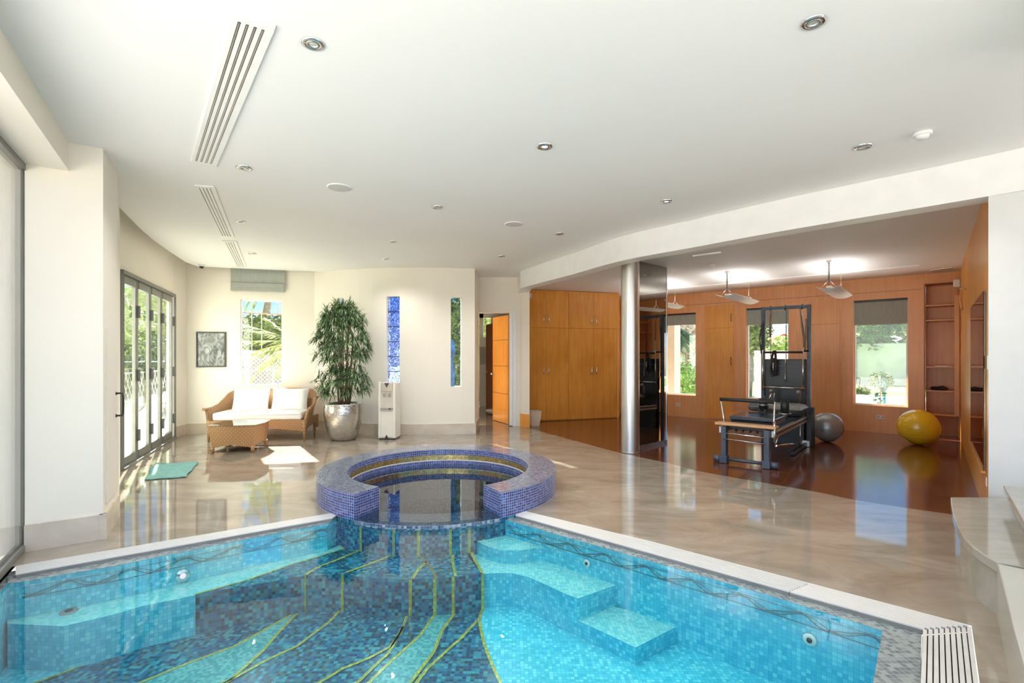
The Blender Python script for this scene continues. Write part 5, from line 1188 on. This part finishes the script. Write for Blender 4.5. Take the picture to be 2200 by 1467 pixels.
tt_('chain', [(.02, -.02, 2.18), (.02, -.06, 1.36)], .004, M_dark, 5)
m = MB()
for k in range(26): m.ball((.02, -.06, 1.90-k*.021), .009, 6, 4)
m.build('chain', M_dark, tw_, local=True)
tt_('trapeze_hook', [(.02, -.10, 1.36), (.02, -.12, 1.05), (.00, -.12, 1.0), (.04, -.12, 1.0), (.02, -.12, 1.05)], .006, M_chrome, 6)
tt_('loop_strap', [(-.13, -.19, 1.50), (-.17, -.19, 1.35), (-.19, -.19, 1.2), (-.15, -.19, 1.08), (-.11, -.19, 1.10), (-.10, -.19, 1.3), (-.11, -.19, 1.50)], .018, M_black)
tt_('loop_strap', [(-.13, -.20, 1.38), (-.13, -.20, 1.14)], [.03, .026], M_black)
tt_('loop_handle', [(-.13, -.235, 1.30), (-.13, -.235, 1.16)], .010, M_alu)
# ================================================================ OUTSIDE
gnd = MB().flat([(-40, -12), (60, -12), (60, 70), (-40, 70)], [[(-3.6, .9), (5.4, .8), (5.4, 2.4), (3.8, 3.8), (7.7, 8.4), (3.2, 12.8), (.5, 12.8), (.3, 9.9), (-.9, 9.6), (-3.8, 9.6), (-6.1, 9.0), (-6.1, 8.6), (-4.85, 6.0), (-3.75, 4.2)]], z=-.03)
tag(gnd.build('ground', M_pave), 'pale paved ground around the house', 'ground', kind='structure')
lawn = MB().flat([tuple(GC+U*6+GB*-12), tuple(GC+U*24+GB*-12), tuple(GC+U*24+GB*22), tuple(GC+U*6+GB*22)], z=-.015); tag(lawn.build('lawn', M_grass), 'sunlit lawn beyond the gym windows', 'lawn', kind='structure')
# outside wall beyond the big left window
q0_ = F(48, 1181); wx = Vector((-.92, .10)).normalized()
struct(MB().slab((q0_.x-.02, q0_.y+.02), (q0_.x-6, q0_.y+.6), 0, 3.4, .2), 'wall_terrace', M_ext, 'sunlit cream garden wall outside the big left window', 'wall')
def leafball(m, c, r, n, size, rnd, flat=.8, sq=False):
    for _ in range(n):
        v = Vector((rnd.gauss(0, 1), rnd.gauss(0, 1), rnd.gauss(0, 1))).normalized()*rnd.uniform(.55, 1.0)
        p = Vector((c[0]+v.x*r[0], c[1]+v.y*r[1], c[2]+v.z*r[2])); a = Vector((rnd.gauss(0, 1), rnd.gauss(0, 1), rnd.gauss(0, .6))).normalized(); b = a.cross(Vector((rnd.gauss(0, 1), rnd.gauss(0, 1), rnd.gauss(0, 1)))).normalized()
        s = size*rnd.uniform(.6, 1.4); m.poly([p-a*s, p+b*s*.45, p+a*s, p-b*s*.45])
    return m
def tree(name, label, x, y, h, r, n, size, seed, mt=None, trunk=True, cat='tree', z0=None, group=None):
    rn = random.Random(seed); o = thing(name, label, cat, (x, y, 0), group=group)
    cz = h-r[2]*.9 if z0 is None else z0
    m = MB(); leafball(m, (0, 0, cz), r, n, size, rn)
    core = MB(); core.ball((0, 0, cz), (r[0]*.62, r[1]*.62, r[2]*.66), 16, 10)
    for v in core.v: v += Vector((rn.uniform(-.1, .1)*r[0], rn.uniform(-.1, .1)*r[1], rn.uniform(-.1, .1)*r[2]))
    b0 = len(m.v); m.v += core.v
    for f in core.f: m.face([i+b0 for i in f], sm=True)
    m.build('foliage', mt or M_hedge, o, local=True)
    if trunk: MB().tube([(0, 0, -.03), (.1, 0, cz*.5), (0, .05, cz)], [.14, .11, .07], 8).build('trunk', M_bark, o, local=True)
    return o
def hedge(name, label, a, b, h, t, n, size, seed, mt=None):
    rn = random.Random(seed); a = Vector(a); b = Vector(b); d = b-a; L_ = d.length; dn = d.normalized(); nn = Vector((-dn.y, dn.x)); m = MB()
    m.slab(tuple(a), tuple(b), 0, h-.15, t*.6, -t*.3)
    for _ in range(n):
        s = rn.uniform(0, L_); z = rn.uniform(.0, h); off_ = rn.choice([-1, 1])*t*.5*rn.uniform(.6, 1.1)
        if rn.random() < .2: z = h-rn.uniform(-.12, .15); off_ = rn.uniform(-t/2, t/2)
        p = Vector((a.x+dn.x*s+nn.x*off_, a.y+dn.y*s+nn.y*off_, z)); u_ = Vector((rn.gauss(0, 1), rn.gauss(0, 1), rn.gauss(0, 1))).normalized(); w_ = u_.cross(Vector((rn.gauss(0, 1), rn.gauss(0, 1), 1))).normalized(); k = size*rn.uniform(.6, 1.4)
        m.poly([p-u_*k, p+w_*k*.45, p+u_*k, p-w_*k*.45])
    return tag(m.build(name, mt or M_hedge), label, 'hedge')
def frond(m, p, d, L_, droop, nleaf, lw, ll, rn, ang_=.9):
    d = Vector(d).normalized(); q = Vector(p); pts = [q.copy()]; dr = d.copy(); n = 14
    for k in range(n): q = q+dr*(L_/n); dr = (dr+Vector((0, 0, -droop/n))).normalized(); pts.append(q.copy())
    m.tube(pts, [.014*(1-k/(n+2)) for k in range(n+1)], 4)
    for k in range(nleaf):
        t = .12+.86*k/nleaf; i = min(int(t*n), n-1); base = pts[i].lerp(pts[i+1], t*n-i); dd_ = (pts[i+1]-pts[i]).normalized(); side = dd_.cross(Vector((0, 0, 1))).normalized()
        for s in (-1, 1):
            dir_ = (dd_*.75+side*s*ang_+Vector((0, 0, rn.uniform(-.35, .1)))).normalized(); l = ll*(.5+math.sin(t*PI)*.6)*rn.uniform(.85, 1.1)
            sd_ = dir_.cross(Vector((0, 0, 1))).normalized()*lw/2; p1_ = base+dir_*l*.5+Vector((0, 0, -.02)); p2_ = base+dir_*l+Vector((0, 0, -.12*l))
            m.poly([base-sd_*.4, base+sd_*.4, p1_+sd_, p1_-sd_]); m.poly([p1_-sd_, p1_+sd_, p2_])
rn = random.Random(5)
# palm right outside the sofa window
fp = thing('garden_palm', 'yellow green palm fronds right outside the sofa window', 'palm', (-4.0, 11.6, 0))
m = MB(); c0 = P(640, 735, 11.4)
for (tx, ty, Y_, dr) in ((545, 760, 10.6, .5), (530, 700, 11.0, .25), (560, 790, 10.4, .8), (525, 735, 10.8, .35), (548, 712, 11.2, .15), (590, 800, 10.2, 1.0), (575, 690, 11.3, .3), (556, 770, 10.9, .7)):
    t = P(tx, ty, Y_); d = t-c0; frond(m, c0, d+Vector((0, 0, .3*dr)), d.length*1.12, dr*.55, 26, .035, .34, rn)
m.build('fronds', M_palm, fp)
MB().tube([(-4.0+.35, 11.6, -.03), (c0.x, c0.y, c0.z-.8), (c0.x, c0.y, c0.z+.1)], [.13, .10, .09], 10).build('trunk', M_bark, fp)
tp = thing('tall_palm', 'leaning palm trunk with hanging fronds against the blue sky outside the sofa window', 'palm', (-8.4, 16.6, 0))
a = P(560, 800, 16.6); a.z = -.03; b = P(578, 640, 16.6); top_ = P(590, 560, 16.6)
MB().tube([a, P(566, 700, 16.6), b, top_], [.16, .13, .11, .1], 10).build('trunk', M_bark, tp)
m = MB()
for (tx, ty) in ((520, 655), (540, 650), (606, 690), (530, 668), (612, 660), (600, 710), (500, 610), (650, 620)):
    t = P(tx, ty, 15.9); d = t-top_; frond(m, top_, d+Vector((0, 0, .35)), d.length*1.1, .9, 22, .03, .3, rn)
m.build('fronds', M_palm, tp)
yl = thing('yucca_plant', 'spiky yellow green plant at the left edge of the sofa window', 'plant', (-6.05, 10.7, 0))
m = MB()
for k in range(34):
    a_ = rn.uniform(0, 2*PI); c_ = P(508+rn.uniform(-6, 3), rn.choice([712, 725, 740, 812]), 10.7); blade(m, c_, Vector((math.cos(a_), math.sin(a_)*.5, rn.uniform(-.3, .9))), rn.uniform(.3, .55), .045, 1.5, 4)
m.build('leaves', M_palm, yl); c_ = P(506, 740, 10.7); MB().tube([(c_.x, c_.y, -.03), (c_.x, c_.y, c_.z)], .05, 8).build('stem', M_bark, yl)
sg = thing('agave_plant', 'bright green strap leaves low outside the sofa window', 'plant', (-6.0, 10.2, 0))
m = MB(); c_ = P(520, 850, 10.3)
for k in range(16): m_a = rn.uniform(-1.2, 1.2); blade(m, c_+Vector((rn.uniform(-.12, .12), 0, 0)), Vector((math.sin(m_a)*.5, rn.uniform(-.2, .2), 1)), rn.uniform(.35, .6), .05, .5, 4)
m.build('leaves', mat('bright_leaf', (.30, .55, .06), .5, var=.3), sg); MB().lathe([(.16, -.03), (.2, .3), (.2, c_.z)], (c_.x, c_.y, 0), 16, cap=True).build('pot', M_conc, sg)
hedge('garden_hedge', 'tall dense hedge beyond the fence outside the sofa window', (-10.5, 15.2), (-4.5, 16.2), ZZ(684, 15.6), .9, 5200, .09, 3, M_hedge)
# grey retaining wall and chain fence outside the sofa window
struct(MB().slab((-9.5, 13.6), (-4.6, 14.4), -.03, ZZ(752, 14), .18), 'wall_garden', M_conc, 'low grey garden wall outside the sofa window', 'wall')
cf = thing('chain_fence', 'chain link fence in front of the grey garden wall', 'fence', (-6.4, 12.6, 0))
fa_, fb_ = Vector((-8.6, 12.3, 0)), Vector((-4.9, 12.9, 0)); fdd = (fb_-fa_).normalized(); LF = (fb_-fa_).length; zf = 1.52
m = MB(); st_ = .075; k = -zf
while k < LF:
    for s in (1, -1):
        s0_, s1_ = (max(0, k), min(LF, k+zf)); z0_, z1_ = (s0_-k, s1_-k) if s > 0 else (zf-(s0_-k), zf-(s1_-k))
        if s1_ > s0_: m.bar(fa_+fdd*s0_+Vector((0, 0, z0_)), fa_+fdd*s1_+Vector((0, 0, z1_)), .006)
    k += st_*1.4
m.build('mesh', M_alu, cf)
for z in (.55, 1.05, 1.52): MB().bar(fa_+Vector((0, 0, z)), fb_+Vector((0, 0, z)), .025).build('rail', M_alu, cf)
for s in (0, .33, .66, 1.0): MB().tube([fa_.lerp(fb_, s)+Vector((0, 0, -.03)), fa_.lerp(fb_, s)+Vector((0, 0, 1.55))], .025, 8).build('post', M_alu, cf)
wr_ = thing('overhead_wire', 'dark rail crossing the sky outside the sofa window', 'rail', P(510, 672, 12)); MB().tube([P(480, 669, 12), P(645, 678, 12)], .018, 6).build('cable', M_stem, wr_)
for px_, py_ in ((480, 669), (645, 678)): q_ = P(px_, py_, 12); MB().tube([(q_.x, q_.y, -.03), q_], .03, 8).build('post', M_stem, wr_)
for px in (541, 562):
    a = P(px, 810, 11.9); b = P(px, 665, 11.9); o = tag(MB().tube([(a.x, a.y, -.03), b], .012, 8).build('thin_pole', M_pole), 'slim pale pole outside the sofa window, %s' % ('the one left of the frond tips' if px == 541 else 'the one among the frond tips'), 'pole')
# outside the folding doors
gf = thing('terrace_fence', 'wire fence with a top rail beyond the folding doors', 'fence', (-9.5, 9, 0))
ta, tb2 = Vector((-9.2, 10.2, 0)), Vector((-17.0, 32.0, 0)); td = (tb2-ta).normalized(); m = MB()
ta = ta-td*4
for k in range(60):
    for s in (1, -1):
        p_ = ta+td*(k*.25); m.bar(p_+Vector((0, 0, .05 if s > 0 else .95)), p_+td*.6+Vector((0, 0, .95 if s > 0 else .05)), .012)
m.build('mesh', M_alu, gf)
for z in (.05, .95, 1.25): MB().bar(ta+Vector((0, 0, z)), ta+td*16+Vector((0, 0, z)), .03).build('rail', M_alu, gf)
for k in range(8): MB().bar(ta+td*(k*2.1)+Vector((0, 0, -.03)), ta+td*(k*2.1)+Vector((0, 0, 1.28)), .05).build('post', M_alu, gf)
hedge('terrace_hedge', 'grey green hedge behind the wire fence beyond the folding doors', (-10.4, 5.5), (-19.5, 33.0), 2.3, 1.2, 5200, .12, 4, mat('grey_green_hedge', (.12, .15, .08), .8, var=.4, scale=10, col2=(.22, .27, .13)))  # grey green leaf colour of its own for this hedge
for k, (x, y, h, lb) in enumerate(((-10.6, 11.0, 3.4, 'leafy tree seen through the nearest folding door leaf'), (-14.5, 17.0, 4.2, 'leafy tree seen through the second folding door leaf'), (-18.5, 25.5, 5.4, 'leafy tree seen through the third folding door leaf'))):
    tree('garden_tree', lb, x, y, h, (1.5+.4*k, 1.8+.4*k, 1.5+.3*k), 1500, .12, 20+k, M_palm)
# hall outside
hedge('hall_hedge', 'bush behind the small hall window', (-2.2, 15.6), (1.5, 15.6), 3.2, .8, 900, .11, 9, M_hedge)
# beyond the gym windows
def og(sx_, dz_): q = GC+GB*sx_+U*dz_; return (q.x, q.y)
# pale panel fence in the right window
fn = thing('panel_fence', 'long pale panel fence at the far side of the lawn', 'fence', og(-6, 19)+(0,))
hF = 2.05
for k in range(14):
    a = Vector(og(-20+k*2.6, 19)); b = Vector(og(-20+k*2.6+2.5, 19)); MB().slab(b, a, 0, hF, .06).build('panel', M_fence, fn)
    q = og(-20+k*2.6-.05, 18.97); MB().box((q[0], q[1], hF/2), (.12, .12, hF+.04), (U.x, U.y, 0)).build('post', M_dark, fn)
tree('garden_bush', 'round green shrub low in the gym window beside the bookcase', *P(1893, 800, 17)[:2], .85, (.36, .36, .32), 500, .05, 31, M_hedge, False, 'shrub')
tree('garden_bush', 'small shrub at the lower left of the gym window beside the bookcase', *P(1853, 800, 14)[:2], .55, (.2, .2, .2), 400, .04, 32, M_hedge, False, 'shrub')
tree('garden_bush', 'leafy green bush low in the gym window next to the steel column', *P(1466, 830, 15)[:2], 1.15, (.75, .75, .55), 1100, .07, 33, mat('fresh_green', (.18, .36, .07), .7, var=.4, scale=8), False, 'shrub')
M_blos = mat('pink_grey_foliage', (.40, .34, .28), .8, var=.3, scale=8, col2=(.62, .56, .50))
tree('garden_tree', 'pale flowering tree in the gym window next to the steel column', *P(1472, 760, 19)[:2], 4.3, (1.8, 1.8, 1.7), 2600, .10, 34, M_blos)
tree('garden_tree', 'leafy tree in the left of the gym window behind the exercise tower', *P(1606, 760, 17)[:2], 3.2, (.8, .8, 1.0), 1500, .09, 35, M_hedge)
for k, (px, Y, h, lb) in enumerate(((1835, 26, 5.2, 'dark leafy tree above the fence at the left of the bookcase side window'), (1905, 33, 5.6, 'pale leafy tree above the fence in the middle of the bookcase side window'), (1965, 30, 5.4, 'leafy tree above the fence at the right of the bookcase side window'))):
    tree('fence_tree', lb, *P(px, 740, Y)[:2], h, (3.0, 3.0, 2.0), 2600, .16, 40+k, (M_hedge, mat('olive_foliage', (.26, .28, .14), .8, var=.3, scale=8, col2=(.50, .50, .30)), M_hedge)[k])
# palm seen in the window next to the column
gp_ = thing('garden_palm', 'dark green palm crown in the gym window next to the steel column', 'palm', P(1440, 800, 15.5)[:2]+(0,) if False else tuple(P(1440, 800, 15.5)[:2])+(0,))
m = MB(); c0 = P(1444, 700, 15.5)
for k in range(26):
    a_ = rn.uniform(-2.6, 1.2); frond(m, c0, (math.cos(a_), rn.uniform(-.5, .5), math.sin(a_)), rn.uniform(.7, 1.0), .6, 16, .03, .30, rn, .7)
m.build('fronds', M_palmd, gp_); MB().tube([(c0.x-.1, c0.y, -.03), (c0.x, c0.y, c0.z)], [.2, .15], 10).build('trunk', M_bark, gp_)
# house with red roof in the middle window
hs_ = thing('red_roof_house', 'white house with a red tiled roof seen behind the exercise tower', 'house', tuple(P(1685, 760, 34)[:2])+(0,))
hL = P(1645, 725, 34); hR = P(1718, 725, 34); hA = P(1678, 722, 34); ex_ = Vector((.80, -.60, 0)); 
c = P(1683, 766, 34); zE = ZZ(735, 34); zR = ZZ(720, 34)
ex_ = Vector((1, -.25, 0)).normalized(); ey_ = Vector((.25, 1, 0)).normalized(); hw_, hl_ = .95, 4
q = lambda a, b, z: c+ex_*a+ey_*b+Vector((0, 0, z-c.z))
m = MB(); m.box(q(0, hl_/2, zE/2), (2*hw_, hl_, zE), ex_); m.poly([q(-hw_, 0, zE), q(hw_, 0, zE), q(0, 0, zR)]); m.build('wall', M_white, hs_)
m = MB(); 
for s in (-1, 1): m.poly([q(s*(hw_+.18), -.2, zE-.12), q(s*(hw_+.18), hl_, zE-.12), q(0, hl_, zR+.06), q(0, -.2, zR+.06)])
m.build('roof', M_roofr, hs_, solid=.1)
m = MB(); m.box(q(-2.0, 2.0, zE/2-.2), (2.4, 2.5, zE-.4), ex_); m.build('wing_wall', M_white, hs_); m = MB(); m.poly([q(-3.4, .4, zE-.45), q(-.7, .4, zE-.45), q(-.7, 2.2, zE+.35), q(-3.4, 2.2, zE+.35)]); m.build('wing_roof', M_roofr, hs_, solid=.1)
MB().box(q(.2, -.03, 1.6), (.7, .05, .6), ex_).build('window', M_palmd, hs_)
tree('garden_bush', 'yellow green bush in front of the red roofed house', *P(1688, 745, 24)[:2], 2.35, (1.1, .8, .55), 900, .09, 51, M_palm, False, 'shrub')
# pale slatted gate fence low in the middle window
gt_ = thing('garden_gate', 'pale vertical board fence low behind the exercise tower window', 'fence', tuple(P(1650, 790, 13)[:2])+(0,))
a = P(1622, 800, 13); b = P(1700, 800, 13.0); 
for k in range(16):
    p_ = a.lerp(b, k/16); p2_ = a.lerp(b, (k+.93)/16); MB().slab((p_.x, p_.y), (p2_.x, p2_.y), -.03, 1.56, .03).build('board', M_fence, gt_)
# grey roof beyond the pale fence
gr_ = thing('grey_roof_shed', 'pale blue grey sheet roof above the fence in the bookcase side window', 'shed', tuple(P(1900, 740, 27)[:2])+(0,))
pts = [P(1852, 707, 27), P(1936, 727, 27), P(1936, 745, 27), P(1852, 722, 27)]
m = MB(); m.poly([P(1852, 707, 27.9), P(1936, 726, 27.9), P(1936, 745, 26.2), P(1852, 722, 26.2)]); m.build('roof', M_roofg, gr_, solid=.08)
c = P(1896, 745, 27.6); MB().box((c.x, c.y, 1.0), (1.8, .8, 2.0)).build('wall', M_fence, gr_)
# near garden: low white wall and glass balustrade in the right window
nw_ = thing('garden_planter', 'low white planter wall outside the bookcase side window', 'planter', og(1.2, 3.0)+(0,))
MB().prism([og(-1.5, 3.0), og(3.2, 3.0), og(3.2, 4.2), og(-1.5, 4.2)][::-1], -.03, .42).build('wall', M_white, nw_)
hp = thing('garden_hedge_plant', 'dark leafy climbing plant against the white planter outside', 'plant', tuple(P(1891, 850, 11.6)[:2])+(0,))
m = MB(); rn2 = random.Random(3); c_ = P(1891, 850, 11.2)
leafball(m, (c_.x, c_.y, .55), (.12, .12, .50), 160, .05, rn2); m.build('foliage', M_palmd, hp); MB().tube([(c_.x, c_.y, -.03), (c_.x, c_.y, .9)], .012, 6).build('stem', M_stem, hp)
bl = thing('garden_bollard', 'slim teal post outside the bookcase side window', 'post', tuple(P(1899, 850, 11.4)[:2])+(0,)); c_ = P(1899, 850, 11.4); MB().box((c_.x, c_.y, .42), (.05, .05, .9)).build('shaft', mat('teal_post', (.05, .22, .25), .4), bl); MB().box((c_.x, c_.y, .88), (.07, .07, .03)).build('cap', M_dark, bl)
# grey column outside the left gym window
oc = struct(MB().prism([og(5.47, 1.2), og(5.85, 1.2), og(5.85, 1.6), og(5.47, 1.6)][::-1], -.03, 3.3), 'wall_outside_pier', mat('pale_grey_render', (.50, .53, .50), .8), 'pale grey pier outside the gym window next to the steel column', 'pier')
